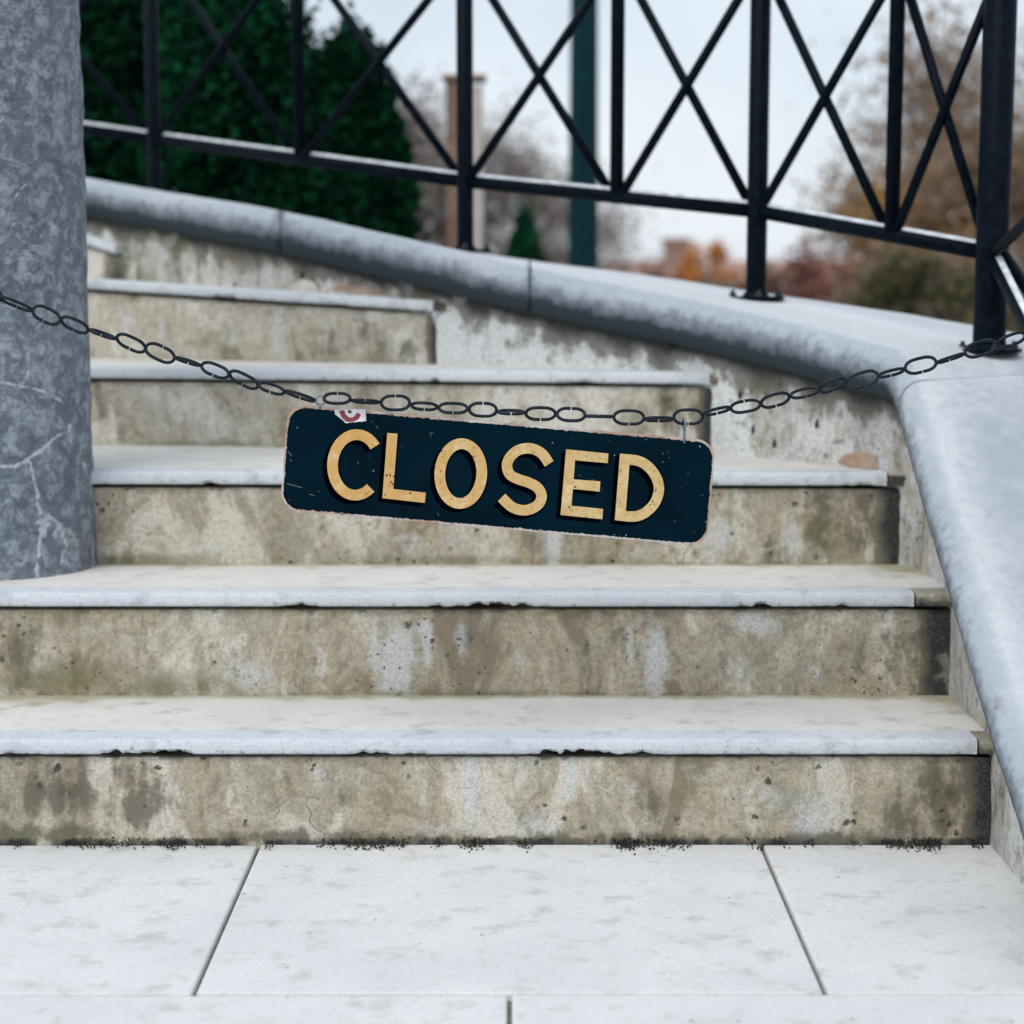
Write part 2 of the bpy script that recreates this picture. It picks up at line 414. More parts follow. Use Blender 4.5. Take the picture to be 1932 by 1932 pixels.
PALE = {
    1: [(888, .7, 14, .5, 1.0), (1075, .75, 13, .3, .9), (1540, .25, 60, .35, .7), (1790, .2, 60, .3, .2), (1440, .5, 60, .3, .45), (1000, .2, 60, .25, .5), (440, .35, 50, .3, .4), (600, .8, 30, .3, .5), (820, .15, 60, .1, .5), (1180, .6, 50, .12, .45), (1330, .85, 60, .2, .4)],
    2: [(745, .4, 45, .5, .9), (805, .65, 14, .35, .8), (705, .6, 14, .4, .7), (870, .65, 14, .3, .7), (1240, .4, 26, .5, .9), (1190, .55, 10, .4, .7), (470, .2, 50, .3, .6), (600, .5, 20, .5, .5), (980, .3, 30, .3, .5), (1430, .85, 50, .2, .7), (1400, .3, 40, .3, .5), (1540, .3, 40, .4, .4), (395, .5, 80, .3, .25)],
    3: [(1045, .35, 18, .6, .9), (770, .25, 40, .3, .5), (1500, .35, 12, .35, .9), (1360, .35, 26, .3, .8), (390, .15, 120, .2, .4), (640, .5, 26, .5, .4), (860, .3, 30, .3, .5), (560, .75, 50, .3, .3), (1210, .15, 80, .15, .4)],
    4: [(620, .6, 40, .4, .5), (240, .75, 60, .3, .4), (940, .7, 30, .4, .5), (1060, .6, 30, .4, .5), (1150, .5, 30, .4, .4)],
    5: [(300, .5, 20, .6, .5), (360, .5, 14, .6, .5), (430, .5, 24, .6, .5), (520, .5, 22, .6, .6), (620, .6, 14, .5, .5), (230, .6, 20, .5, .5)],
    6: [],
}
MOSS = {
    1: [(60, .12, 120, .15, .5), (1500, .5, 60, .5, .35)],
    2: [(110, .22, 130, .28, .85), (330, .1, 110, .16, .8), (900, .03, 400, .05, .6), (1620, .9, 60, .2, .3)],
    3: [(300, .06, 180, .12, .6), (1560, .4, 60, .5, .75), (880, .06, 300, .08, .6), (560, .4, 90, .4, .3), (350, .5, 60, .4, .3)],
    4: [(400, .05, 160, .1, .7), (700, .4, 80, .4, .4), (1200, .5, 80, .4, .5), (560, .08, 200, .1, .4)],
    5: [(740, .3, 60, .5, .5), (620, .2, 60, .3, .4), (400, .2, 60, .3, .2)],
    6: [(180, .3, 20, .4, .3)],
}
def blob(lst, x, t):
    r = 0
    for (cx, ct, rx, rt, s) in lst:
        q = ((x - cx) / rx) ** 2 + ((t - ct) / rt) ** 2
        if q < 4: r = max(r, s * math.exp(-q * .8))
    return r

CHIP = {1: [(235, 50, 1), (320, 45, 1.2), (700, 40, .9), (775, 30, .5), (1080, 85, 1.3), (1210, 40, .5), (40, 40, .4)],
        2: [(565, 40, 1.2), (935, 75, 1.4), (880, 30, .8), (820, 15, .6), (1420, 40, .8), (1560, 50, .5)],
        3: [(400, 20, .5), (1200, 60, .6), (1620, 30, .5)], 4: [(800, 30, 1.1), (1100, 40, .6)], 5: [(420, 25, 1.1), (640, 20, .5)], 6: []}
def chip(i, x):
    r = 0
    for (cx, wd, s) in CHIP[i]: r = max(r, .75 * s * max(0, 1 - abs((x - cx) / wd) ** 3))
    return r * max(0, .4 + .9 * fnz(x * .045, i * 3.1) + .35 * fnz(x * .13, i * 7.7))

stairs = tag(empty('staircase', (0, 2.85, 0)), 'flight of worn concrete steps with pale stone treads fanning up to the left', 'stairs')
RF = .013                                                   # riser face sits this far behind the nosing front
for i in range(1, 7):
    A, B, e = HZ[i]
    dirx = (B - A); Ln = dirx.length; ux = dirx / Ln
    nb = Vector((-ux.y, ux.x, 0)).normalized()              # points up the stair, away from the camera
    zb = -.03 if i == 1 else min(HZ[i - 1][0].z, HZ[i - 1][1].z) - .035
    if i == 1: vis0 = 0.0
    # --- riser block: fine front face, plain back
    nu = int(Ln / .006); nv = 30
    V = []; F = []; info = []
    for a in range(nu + 1):
        p = A + dirx * (a / nu); top = p.z - TH - .0085
        xp = xpx(p)
        for b in range(nv + 1):
            t = b / nv; z = lerp(zb, top, t)
            o = .0022 * fnz(p.x * 9, z * 9, i * 5) + .0011 * fnz(p.x * 40, z * 40, i)
            tv = (z - (zb + .033)) / (top - zb - .033)
            if t > .93:                                     # broken arris under the nosing
                o += .004 * (t - .93) / .07 * (1 + 1.6 * fnz(p.x * 26, i)) + .006 * chip(i, xp) * (t - .93) / .07
            q = p + nb * (RF + o); q.z = z
            V.append(q); info.append((xp, tv))
    for a in range(nu):
        for b in range(nv):
            k = a * (nv + 1) + b; F.append((k, k + nv + 1, k + nv + 2, k + 1))
    base = len(V); dep = (.75, .75, .75, .6, .3, .1)[i - 1]
    for (p, z) in ((A, zb), (A, A.z - TH - .0085), (B, zb), (B, B.z - TH - .0085)):
        q = p + nb * dep; q.z = z; V.append(q); info.append((xpx(p), .5))
    n0b, n0t = 0, nv; n1b, n1t = nu * (nv + 1), nu * (nv + 1) + nv
    F += [tuple([b for b in range(n0b, n0t + 1)] + [base + 1, base]), tuple([n1b + b for b in range(nv, -1, -1)] + [base + 2, base + 3]),
          tuple([a * (nv + 1) + nv for a in range(nu + 1)] + [base + 3, base + 1]), (base, base + 1, base + 3, base + 2)]
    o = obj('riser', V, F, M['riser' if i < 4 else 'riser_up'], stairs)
    a_ = o.data.color_attributes.new('stain_shade', 'FLOAT_COLOR', 'POINT')
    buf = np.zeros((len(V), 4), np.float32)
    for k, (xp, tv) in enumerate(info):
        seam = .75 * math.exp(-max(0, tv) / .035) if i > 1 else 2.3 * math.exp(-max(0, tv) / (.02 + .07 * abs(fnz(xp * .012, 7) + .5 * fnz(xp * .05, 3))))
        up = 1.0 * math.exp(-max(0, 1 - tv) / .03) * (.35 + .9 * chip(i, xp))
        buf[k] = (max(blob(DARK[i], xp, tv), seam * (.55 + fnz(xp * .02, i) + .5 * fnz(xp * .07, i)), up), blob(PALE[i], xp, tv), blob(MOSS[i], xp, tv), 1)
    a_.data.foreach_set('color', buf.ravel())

    # --- nosing strip with worn rounded front
    pe = e
    # end of the strip in world terms
    tt = 0
    for s_ in range(2001):
        if xpx(A + dirx * (s_ / 2000)) >= pe: tt = s_ / 2000; break
    else: tt = 1
    E_ = A + dirx * tt
    NW = .062
    prof = [(NW, 0.0), (.012, 0.0), (.006, -.0012), (.0022, -.004), (.0005, -.009), (.0, -.016), (.001, -TH + .003), (.004, -TH), (RF + .02, -TH), (NW, -TH)]
    nu = int((E_ - A).length / .0045); V = []; F = []; st = []
    for a in range(nu + 1):
        p = A + (E_ - A) * (a / nu); xp = xpx(p); c = chip(i, xp)
        endf = .004 * sstep(nu - 5, nu, a)
        for j, (yy, zz) in enumerate(prof):
            w1 = .0009 * fnz(p.x * 30, j, i * 7) if 1 < j < 8 else 0
            dz = 0
            if j in (5, 6, 7): dz = c * (.003, .009, .011)[j - 5]; 
            yy2 = yy + w1 + (c * .007 if j in (6, 7) else 0) + (.0012 * fnz(p.x * 7, i) if j < 8 else 0) + (endf if 1 < j < 7 else 0)
            zz2 = zz + min(dz, .018) + (.0006 * fnz(p.x * 5, j * .2, i) if j < 6 else 0)
            q = p + nb * yy2; q.z = p.z + zz2; V.append(q)
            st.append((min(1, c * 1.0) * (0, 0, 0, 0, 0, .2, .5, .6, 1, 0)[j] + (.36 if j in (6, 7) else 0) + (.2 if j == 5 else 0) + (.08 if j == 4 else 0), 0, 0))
    m = len(prof)
    for a in range(nu):
        for j in range(m):
            k0 = a * m + j; k1 = a * m + (j + 1) % m
            F.append((k0, k1, k1 + m, k0 + m))
    F.append(tuple(range(m))[::-1]); F.append(tuple(nu * m + j for j in range(m)))
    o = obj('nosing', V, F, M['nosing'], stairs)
    a_ = o.data.color_attributes.new('stain_shade', 'FLOAT_COLOR', 'POINT')
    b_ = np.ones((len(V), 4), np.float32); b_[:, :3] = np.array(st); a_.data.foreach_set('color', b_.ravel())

    # --- tread slab behind the nosing (2 mm joint)
    if i < 6:
        A2, B2, _ = HZ[i + 1]; d2 = (B2 - A2)
    else:
        A2, B2 = A + nb * .06, B + nb * .06; d2 = B2 - A2
    nu = int(Ln / .012); nv = 40; V = []; F = []; info = []; back_max = []
    for a in range(nu + 1):
        p = A + dirx * (a / nu)
        # depth to the next riser line along nb
        den = nb.x * d2.y - nb.y * d2.x
        dd = (-(p.x - A2.x) * d2.y + (p.y - A2.y) * d2.x) / den if abs(den) > 1e-6 else .35
        dd = abs(dd) + RF + .03
        for b in range(nv + 1):
            t = b / nv; yv = lerp(NW + .0022, dd, t)
            q = p + nb * yv; q.z = p.z - .0012 - (.07 * (yv - NW) if i == 5 else 0) + .0008 * fnz(q.x * 6, q.y * 6, i)
            V.append(q); info.append((xpx(p), 0, dd - RF - .03 - yv)); back_max.append(yv - NW)
    for a in range(nu):
        for b in range(nv):
            k = a * (nv + 1) + b; F.append((k, k + nv + 1, k + nv + 2, k + 1))
    n = len(V)
    for k in range(n): q = V[k].copy(); q.z = min(V[k].z - .012, A.z - TH - .002); V.append(q); info.append(info[k]); back_max.append(back_max[k])
    # skirt: front and ends and bottom
    for a in range(nu):
        k = a * (nv + 1); F.append((k, k + n, k + nv + 1 + n, k + nv + 1))
        k2 = k + nv; F.append((k2, k2 + nv + 1, k2 + nv + 1 + n, k2 + n))
    for b in range(nv):
        F.append((b, b + 1, b + 1 + n, b + n)); k = nu * (nv + 1) + b; F.append((k, k + n, k + 1 + n, k + 1))
    o = obj('tread', V, F, M['tread'], stairs)
    a_ = o.data.color_attributes.new('stain_shade', 'FLOAT_COLOR', 'POINT')
    b_ = np.ones((len(V), 4), np.float32)
    we = WALL_END[i]
    for k, (xp, t, back) in enumerate(info):
        ms = .7 * math.exp(-max(0, back) / .022)
        ms = max(ms, .95 * math.exp(-max(0, back) / .07) * math.exp(-max(0, xp) / 330) if i == 1 else 0)
        ms = max(ms, 1.1 * math.exp(-max(0, we - xp - 40) / 70.) * math.exp(-max(0, back) / .13))
        jd = min(.7, max(0, .15 + 1.1 * fnz(xp * .045, i * 9.1) + .6 * fnz(xp * .16, i))) if back_max[k] < .005 else 0
        b_[k, :3] = (jd, 0, ms)
    a_.data.foreach_set('color', b_.ravel())
    # --- concrete left in place beside the end of the nosing strip
    if i <= 5:
        mb = MB(); G = E_ + ux * .004; H_ = A + dirx * min(1, (tt + .16 / Ln))
        nn = 14; pr = [(RF + .004 - .012, -TH), (RF - .008, -.006), (RF - .002, -.002), (NW, -.0022), (NW, -TH)]
        V = []; F = []
        for a in range(nn + 1):
            p = G + (H_ - G) * (a / nn)
            for j, (yy, zz) in enumerate(pr):
                q = p + nb * (yy + .003 * fnz(p.x * 40, j, i)); q.z = p.z + zz + (.0015 * fnz(p.x * 50, j * 3, i) - .001 if j in (1, 2) else 0); V.append(q)
        for a in range(nn):
            for j in range(5):
                k0 = a * 5 + j; k1 = a * 5 + (j + 1) % 5; F.append((k0, k1, k1 + 5, k0 + 5))
        F += [(4, 3, 2, 1, 0), tuple(nn * 5 + j for j in range(5))]
        o = obj('end_patch', V, F, M['end'], stairs)
        stainset(o.data, lambda c: (.1 + 1.3 * (c.z < A.z - .01), 0, .15))

# light scrape marks across the lowest riser
M['scrape'] = flat_mat('pale_scrape', (.5, .46, .4), (.66, .63, .58), 60)
for (x0, y0, x1, y1, wd) in ((1088, 1458, 1118, 1474, 2.6), (1122, 1480, 1202, 1523, 2.2), (997, 1432, 992, 1478, 1.6)):
    n_ = 9; U_ = []; D_ = []
    for k in range(n_ + 1):
        t = k / n_; x, y = lerp(x0, x1, t), lerp(y0, y1, t) + 1.2 * fnz(k * .7, y0); l_ = math.hypot(x1 - x0, y1 - y0)
        w0 = wd / 2 * (.6 + .7 * abs(fnz(k * .8, x0))) * (.3 if k in (0, n_) else 1); ox, oy = -(y1 - y0) / l_ * w0, (x1 - x0) / l_ * w0
        U_.append(at(x - ox, y - oy, 2.85 + RF - .0035)); D_.append(at(x + ox, y + oy, 2.85 + RF - .0035))
    obj('scrape_mark', U_ + D_, [(k, k + 1, n_ + 2 + k, n_ + 1 + k) for k in range(n_)], M['scrape'], stairs)

# ------------------------------------------------------------------ flank wall with coping
# stations: inner coping edge (px, py of its underside, depth) and outer coping edge (px, py top, depth)
def P(x, y, z): return Vector((x, y, z))
inner = []; outer = []                                       # (point at underside), (point at top)
for (d, zt) in ((1.75, -.02), (2.05, -.0), (2.3, .10), (2.54, .215), (2.77, .335), (2.97, .452), (3.165, .562), (3.30, .645)):
    inner.append((.703, d, zt - .10)); outer.append((1.17, d + .05, zt))
CREASE = len(inner)
def ip(px, py, d): q = at(px, py, d); return (q.x, q.y, q.z)
inner.append((.704, 3.395, .604)); outer.append((1.16, 3.52, .722))
inner.append(ip(1664, 763, 3.44)); outer.append(ip(1984, 640, 3.83))
inner.append(ip(1600, 741, 3.51)); outer.append(ip(1840, 612, 3.97))
inner.append(ip(1500, 711, 3.61)); outer.append(ip(1640, 580, 4.08))
inner.append(ip(1340, 668, 3.79)); outer.append(ip(1400, 546, 4.25))
inner.append(ip(1170, 630, 3.905)); outer.append(ip(1200, 516, 4.40))
inner.append(ip(1000, 592, 4.01)); outer.append(ip(1000, 491, 4.54))
inner.append(ip(820, 548, 4.13)); outer.append(ip(830, 466, 4.68))
inner.append(ip(530, 478, 4.40)); outer.append(ip(560, 420, 4.95))
inner.append(ip(330, 440, 4.66)); outer.append(ip(360, 392, 5.2))
inner.append(ip(162, 407, 4.90)); outer.append(ip(200, 360, 5.5))
inner.append(ip(-200, 330, 5.5)); outer.append(ip(-150, 300, 6.0))
inner.append(ip(-600, 250, 6.2)); outer.append(ip(-500, 240, 6.7))
def resample(L_, i0, i1, n, smooth=True):
    pts = []
    for s in range(i0, i1):
        for k in range(n):
            t = k / n
            p0, p1, p2, p3 = [Vector(L_[max(i0, min(i1, q))]) for q in (s - 1, s, s + 1, s + 2)]
            pts.append(.5 * ((2 * p1) + (p2 - p0) * t + (2 * p0 - 5 * p1 + 4 * p2 - p3) * t * t + (3 * p1 - p0 - 3 * p2 + p3) * t ** 3))
    pts.append(Vector(L_[i1])); return pts
NS = 14
ramp_i, ramp_o = resample(inner, 0, CREASE, NS), resample(outer, 0, CREASE, NS)
up_i, up_o = resample(inner, CREASE, len(inner) - 1, NS), resample(outer, CREASE, len(outer) - 1, NS)
THK = .10
def section(pi, po, k):
    """closed cross-section of the coping, inner bullnose first"""
    n = Vector((po.x - pi.x, po.y - pi.y, 0)); W = n.length; n.normalize()
    zi, zo = pi.z + THK, po.z; r = THK / 2; pts = []
    for a in range(9):                                       # inner bullnose, bottom to top
        th = -math.pi / 2 + math.pi * a / 8
        pts.append((r - r * math.cos(th) * .92, zi - r + r * math.sin(th)))
    for t in (.2, .4, .6, .8): pts.append((lerp(r, W - .02, t), lerp(zi, zo, t)))
    for a in range(5):
        th = math.pi / 2 - math.pi * a / 4
        pts.append((W - .03 + .03 * math.cos(th), zo - .03 + .03 * math.sin(th)))
    pts.append((W - .03, zo - THK))
    out_ = []
    for (u, z) in pts:
        q = Vector((pi.x, pi.y, 0)) + n * u; q.z = z
        o_ = .0022 * fnz(q.x * 13, q.y * 13, q.z * 13) + .0012 * fnz(q.x * 45, q.y * 45, q.z * 45)
        q += Vector((-n.x, -n.y, .6)) * o_
        out_.append(q)
    return out_
def stone(pi, po, parent):
    V = []; F = []; m = None
    for a in range(len(pi)):
        s_ = section(pi[a], po[a], a); m = len(s_)
        V += s_
    for a in range(len(pi) - 1):
        for j in range(m):
            k0 = a * m + j; k1 = a * m + (j + 1) % m
            F.append((k0, k0 + m, k1 + m, k1))
    F.append(tuple(range(m))); F.append(tuple((len(pi) - 1) * m + j for j in range(m))[::-1])
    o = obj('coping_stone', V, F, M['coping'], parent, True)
    a_ = o.data.color_attributes.new('stain_shade', 'FLOAT_COLOR', 'POINT')
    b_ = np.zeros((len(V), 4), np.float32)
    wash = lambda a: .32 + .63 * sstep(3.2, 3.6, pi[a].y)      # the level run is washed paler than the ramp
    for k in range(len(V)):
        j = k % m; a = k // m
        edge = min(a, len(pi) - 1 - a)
        # shade painted into the lower half of the bullnose and weather-washed top
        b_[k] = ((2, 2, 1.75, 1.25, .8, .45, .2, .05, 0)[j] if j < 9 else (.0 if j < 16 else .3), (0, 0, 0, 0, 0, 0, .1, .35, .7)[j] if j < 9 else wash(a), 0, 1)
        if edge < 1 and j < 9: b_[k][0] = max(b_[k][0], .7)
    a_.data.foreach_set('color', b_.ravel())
    return o, V, F
wallt = tag(empty('flank_wall', (0.9, 3.4, 0)), 'curved concrete flank wall with rounded grey stone coping beside the steps', 'wall')
surf = []
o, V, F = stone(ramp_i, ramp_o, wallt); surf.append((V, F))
# joints of the upper run
def near(px):
    best = min(range(len(up_i)), key=lambda k: abs(xpx(up_i[k]) - px)); return best
j1, j2, j3 = near(1000), near(534), near(-150)
def shrink(pl, po, a, b):
    A_, B_ = pl[a:b + 1], po[a:b + 1]
    A_ = [p.copy() for p in A_]; B_ = [p.copy() for p in B_]
    for L_ in (A_, B_):
        L_[0] += (L_[1] - L_[0]).normalized() * .0018; L_[-1] += (L_[-2] - L_[-1]).normalized() * .0018
    return A_, B_
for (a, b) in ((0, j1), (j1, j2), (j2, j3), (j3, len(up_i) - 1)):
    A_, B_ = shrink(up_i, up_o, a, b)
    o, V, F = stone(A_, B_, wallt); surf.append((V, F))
# wall body
def body(pi, po, name):
    V = []; F = []; nv = 40; cols = []
    for a in range(len(pi)):
        n = Vector((po[a].x - pi[a].x, po[a].y - pi[a].y, 0)); W = n.length; n.normalize()
        q0 = Vector((pi[a].x, pi[a].y, 0)) + n * .058; q1 = Vector((pi[a].x, pi[a].y, 0)) + n * (W - .045)
        ztop = pi[a].z + .004
        for b in range(nv + 1):
            z = lerp(-.06, ztop, b / nv)
            q = q0 + n * (.003 * fnz(q0.x * 12, q0.y * 12, z * 12) + .0012 * fnz(q0.x * 50, q0.y * 50, z * 50)); q.z = z
            V.append(q); cols.append((ztop - z, q))
        for z in (po[a].z - THK + .004, -.06):
            q = q1.copy(); q.z = z; V.append(q); cols.append((1, q))
    m = nv + 3
    for a in range(len(pi) - 1):
        for j in range(m):
            k0 = a * m + j; k1 = a * m + (j + 1) % m
            F.append((k0, k0 + m, k1 + m, k1))
    F.append(tuple(range(m))); F.append(tuple((len(pi) - 1) * m + j for j in range(m))[::-1])
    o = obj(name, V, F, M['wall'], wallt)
    a_ = o.data.color_attributes.new('stain_shade', 'FLOAT_COLOR', 'POINT')
    b_ = np.zeros((len(V), 4), np.float32)
    for k, (dz, q) in enumerate(cols):
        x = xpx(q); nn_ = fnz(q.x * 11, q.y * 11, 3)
        dark = 2.2 * math.exp(-dz / (.022 + .06 * abs(nn_))) + (.55 if dz > .25 else 0) * 0  # shade below the coping, painted into the top of the wall
        ramp = q.x > .72
        streaks = (.35 if 820 < x < 1420 else .7) * max(0, fnz(q.x * 17, q.y * 17, 9) * 1.6 - .1) * math.exp(-dz / .16)
        pale = (1.7 if 820 < x < 1420 else .55 if x < 820 else .45) * (.75 + .5 * fnz(q.x * 3, q.y * 3, q.z * 3))
        if ramp: pale = 0.0
        moss = .5 * max(0, fnz(q.x * 6, q.y * 6, q.z * 4 + 5) * 1.8)
        if 1000 < x < 1100: moss += .1
        if x > 820: moss *= .5
        if x < 560: moss += .25
        low = 0
        for i in range(2, 7): 
            pass
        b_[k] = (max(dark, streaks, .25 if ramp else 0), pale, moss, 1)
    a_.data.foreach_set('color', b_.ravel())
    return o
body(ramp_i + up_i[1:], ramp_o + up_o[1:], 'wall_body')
# fallen render patch and small weep holes on the wall above the fifth tread
def wall_at(px, py, off=-.003):
    """point on the wall's inner face seen at px, py"""
    best = None
    for a in range(len(up_i) - 1):
        n = Vector((up_o[a].x - up_i[a].x, up_o[a].y - up_i[a].y, 0)).normalized()
        q = up_i[a] + n * (.058 + off); q2 = at(px, py, q.y)
        if best is None or abs(q2.x - q.x) < best[0]: best = (abs(q2.x - q.x), q2)
    return best[1]
def patch(name, pts, mat, parent, off=-.004, label=None):
    f = [wall_at(x, y, off) for (x, y) in pts]; bk = [wall_at(x, y, .006) for (x, y) in pts]; n = len(f)
    F = [tuple(range(n))] + [(k, (k + 1) % n, n + (k + 1) % n, n + k) for k in range(n)]
    o = obj(name, f + bk, F, mat, parent)
    if label: o['label'] = label
    return o
M['lime'] = flat_mat('bare_render', (.55, .53, .48), (.66, .65, .62), 30)
M['rust'] = flat_mat('reddish_render', (.4, .27, .19), (.5, .4, .31), 30)
patch('render_patch', [(512, 566), (522, 546), (545, 532), (570, 526), (592, 533), (603, 550), (606, 570), (560, 576)], M['lime'], wallt, -.005, 'pale rounded patch of bare render low on the wall')
patch('render_patch', [(606, 572), (615, 548), (650, 535), (700, 545), (740, 560), (770, 575), (700, 585)], M['rust'], wallt, -.0035, 'reddish patch of worn render')
patch('render_patch', [(1580, 872), (1592, 858), (1620, 851), (1650, 860), (1658, 884), (1615, 884)], M['rust'], wallt, -.004, 'pinkish rounded patch of render above the third tread')
for (x, y) in ((444, 536), (570, 518), (1265, 651), (1395, 743), (1420, 808), (1540, 798), (1460, 835)):
    patch('weep_hole', [(x - 3, y + 9), (x - 2, y - 2), (x + 2, y - 8), (x + 4, y + 4), (x + 2, y + 9)], M['soil'], wallt, -.0045)

# ------------------------------------------------------------------ column
CX, CY, CR = at(0, 1066, 3.44).x + .004, 3.455, .168
NU, NV, ZT = 300, 600, 1.95
z0 = HZ[2][0].z - .012
veins = [  # (px, py) polylines of lime runs, with half width in px
    ([(45, 345), (30, 372), (22, 395), (32, 415), (44, 425), (62, 430), (80, 450), (98, 466)], 3.2, .8),
    ([(28, 418), (15, 440), (5, 452)], 2, .6), ([(20, 332), (33, 348), (26, 370)], 2, .5),
    ([(100, 395), (104, 425), (96, 446)], 3, .6), ([(120, 445), (128, 465)], 3, .6),
    ([(0, 722), (30, 726), (55, 732), (80, 738), (105, 750), (120, 760)], 4, 1.0),
    ([(52, 655), (54, 680), (50, 700), (50, 728)], 3.4, .9), ([(60, 735), (64, 755)], 3, .5),
    ([(0, 880), (30, 880), (52, 868), (75, 850), (100, 834), (122, 815), (130, 800)], 4.2, 1.1),
    ([(55, 868), (62, 895), (70, 925), (72, 955), (78, 985), (74, 1020), (72, 1050), (68, 1085)], 4.5, 1.0),
    ([(130, 800), (133, 830), (140, 850), (155, 868), (166, 890)], 3.5, .8), ([(132, 835), (130, 860)], 3, .6),
    ([(75, 985), (95, 975), (112, 990), (105, 1010)], 8, .9), ([(88, 990), (84, 1008)], 12, .8), ([(118, 1000), (124, 1030), (116, 1060)], 5, .8),
    ([(0, 490), (20, 488)], 3, .4), ([(0, 1010), (8, 1020)], 3, .5),
]
def vein(x, y):
    r = 0
    wob = 5 * fnz(x * .05, y * .05, 4) + 2.5 * fnz(x * .17, y * .17, 8)
    for pl, hw, s in veins:
        if not (min(q[0] for q in pl) - 30 < x < max(q[0] for q in pl) + 30 and min(q[1] for q in pl) - 30 < y < max(q[1] for q in pl) + 30): continue
        for (x0, y0), (x1, y1) in zip(pl, pl[1:]):
            dx, dy = x1 - x0, y1 - y0
            t = min(1, max(0, ((x - x0) * dx + (y - y0) * dy) / (dx * dx + dy * dy)))
            d = math.hypot(x + wob - x0 - t * dx, y + wob - y0 - t * dy)
            r = max(r, s * (.75 + .6 * fnz(x * .06, y * .06, 2)) * math.exp(-(d / (hw * .72 * (1 + .6 * fnz(x * .1, y * .1, 6)))) ** 2), s * .16 * math.exp(-(d / (hw * 3.0)) ** 2))
    return r * 1.6
def ypx(p):
    c, s = math.cos(PITCH), math.sin(PITCH); dz = p.z - EYE
    return 966 - FPX * (dz * c + p.y * s) / (p.y * c - dz * s)
V = []; F = []; bufc = []
for a in range(NU):
    th = 2 * math.pi * a / NU - math.pi / 2
    for b in range(NV + 1):
        z = lerp(z0, ZT, b / NV)
        flare = .006 * math.exp(-(z - z0) / .04)
        x, y = math.cos(th), math.sin(th)
        r = CR + flare + .0035 * fnz(x * 3, y * 3, z * 11) + .0022 * fnz(x * 9, y * 9, z * 40)
        q = Vector((CX + r * x, CY + r * y, z)); V.append(q)
        if y < .35 and x > -.5: bufc.append((0, vein(xpx(q), ypx(q)) + .45 * math.exp(-(z - z0) / .03), 0, 1))
        else: bufc.append((0, 0, 0, 1))
for a in range(NU):
    for b in range(NV):
        k = a * (NV + 1) + b; k2 = ((a + 1) % NU) * (NV + 1) + b; F.append((k, k2, k2 + 1, k + 1))
F.append(tuple(a * (NV + 1) + NV for a in range(NU)))
o = obj('stone_column', V, F, M['column'], None, True)
a_ = o.data.color_attributes.new('stain_shade', 'FLOAT_COLOR', 'POINT'); a_.data.foreach_set('color', np.array(bufc, np.float32).ravel())
tag(o, 'round blue-grey stone column streaked with white lime, standing on the second step', 'column')

# ------------------------------------------------------------------ railing
bv = []
for (V, F) in surf: bv.append(BVHTree.FromPolygons(V, F))
def drop(x, y):
    z = -9
    for t in bv:
        h = t.ray_cast(Vector((x, y, 5)), Vector((0, 0, -1)))
        if h[0] is not None: z = max(z, h[0].z)
    return z
railing = tag(empty('iron_railing', (.53, 4.05, .85)), 'black iron railing with crossed bars standing on the grey stone coping', 'railing')
posts = [  # px, depth, radius, rail px height y
    (1871, 3.60, .0315, 478), (1427, 4.05, .022, 398), (878, 4.42, .0195, 342), (296, 5.02, .0185, 262), (-330, 5.85, .02, 170)]
PB = []
for (px, d, r, ry) in posts:
    q = at(px, 500, d); z = drop(q.x, q.y); q.z = z; PB.append((q, r, at(px, ry, d).z))
def cyl_post(base, r, htop, parent, plate=True):
    mb = MB(); mb.tube([base + Vector((0, 0, .004)), base + Vector((0, 0, .02)), Vector((base.x, base.y, htop))], r, 20)
    po = mb.build('post', M['rail'], parent, True)
    mm = MB(); mm.tube([Vector((base.x, base.y, htop - .001)), Vector((base.x, base.y, htop + .012)), Vector((base.x, base.y, htop + .03))], [r * 1.15, r * 1.1, r * .3], 16)
    mm.build('post_cap', M['rail'], po, True)
    if plate:
        mp = MB(); mp.tube([base + Vector((0, 0, -.002)), base + Vector((0, 0, .005))], .062, 28)
        # collar welded round the foot
        mp.tube([base + Vector((0, 0, .005)), base + Vector((0, 0, .014))], [r * 1.35, r * 1.12], 20)
        pl = mp.build('base_plate', M['rail'], po)
        for ang in (math.pi * .03, math.pi * .97, math.pi * .5, math.pi * 1.5):
            c = base + Vector((math.cos(ang) * .05, math.sin(ang) * .05, .005))
            mq = MB(); mq.tube([c, c + Vector((0, 0, .007))], .0085, 6); mq.tube([c + Vector((0, 0, .007)), c + Vector((0, 0, .014))], .0045, 8)
            mq.build('bolt', M['bolt'], po)
    return po
for q, r, rz in PB: cyl_post(q, r, rz + .92, railing)
def strip_rail(name, a, b, r, top=True, parent=railing):
    mb = MB(); mb.tube([a, b], r, 16); ro = mb.build(name, M['rail'], parent, True)
    if top:   # pale flat strip lying on the rail
        u = (b - a).normalized(); side = Vector((u.y, -u.x, 0)).normalized() * (r * .42); up = Vector((0, 0, 1))
        t = r * .88; V = []
        for p in (a + u * .02, b - u * .02):
            for (s, h) in ((-1, t), (1, t), (.8, t + r * .45), (-.8, t + r * .45)): V.append(p + side * s + up * h)
        obj('rail_strip', V, [(0, 1, 5, 4), (1, 2, 6, 5), (2, 3, 7, 6), (3, 0, 4, 7), (3, 2, 1, 0), (4, 5, 6, 7)], M['rail_top'], ro)
    return ro
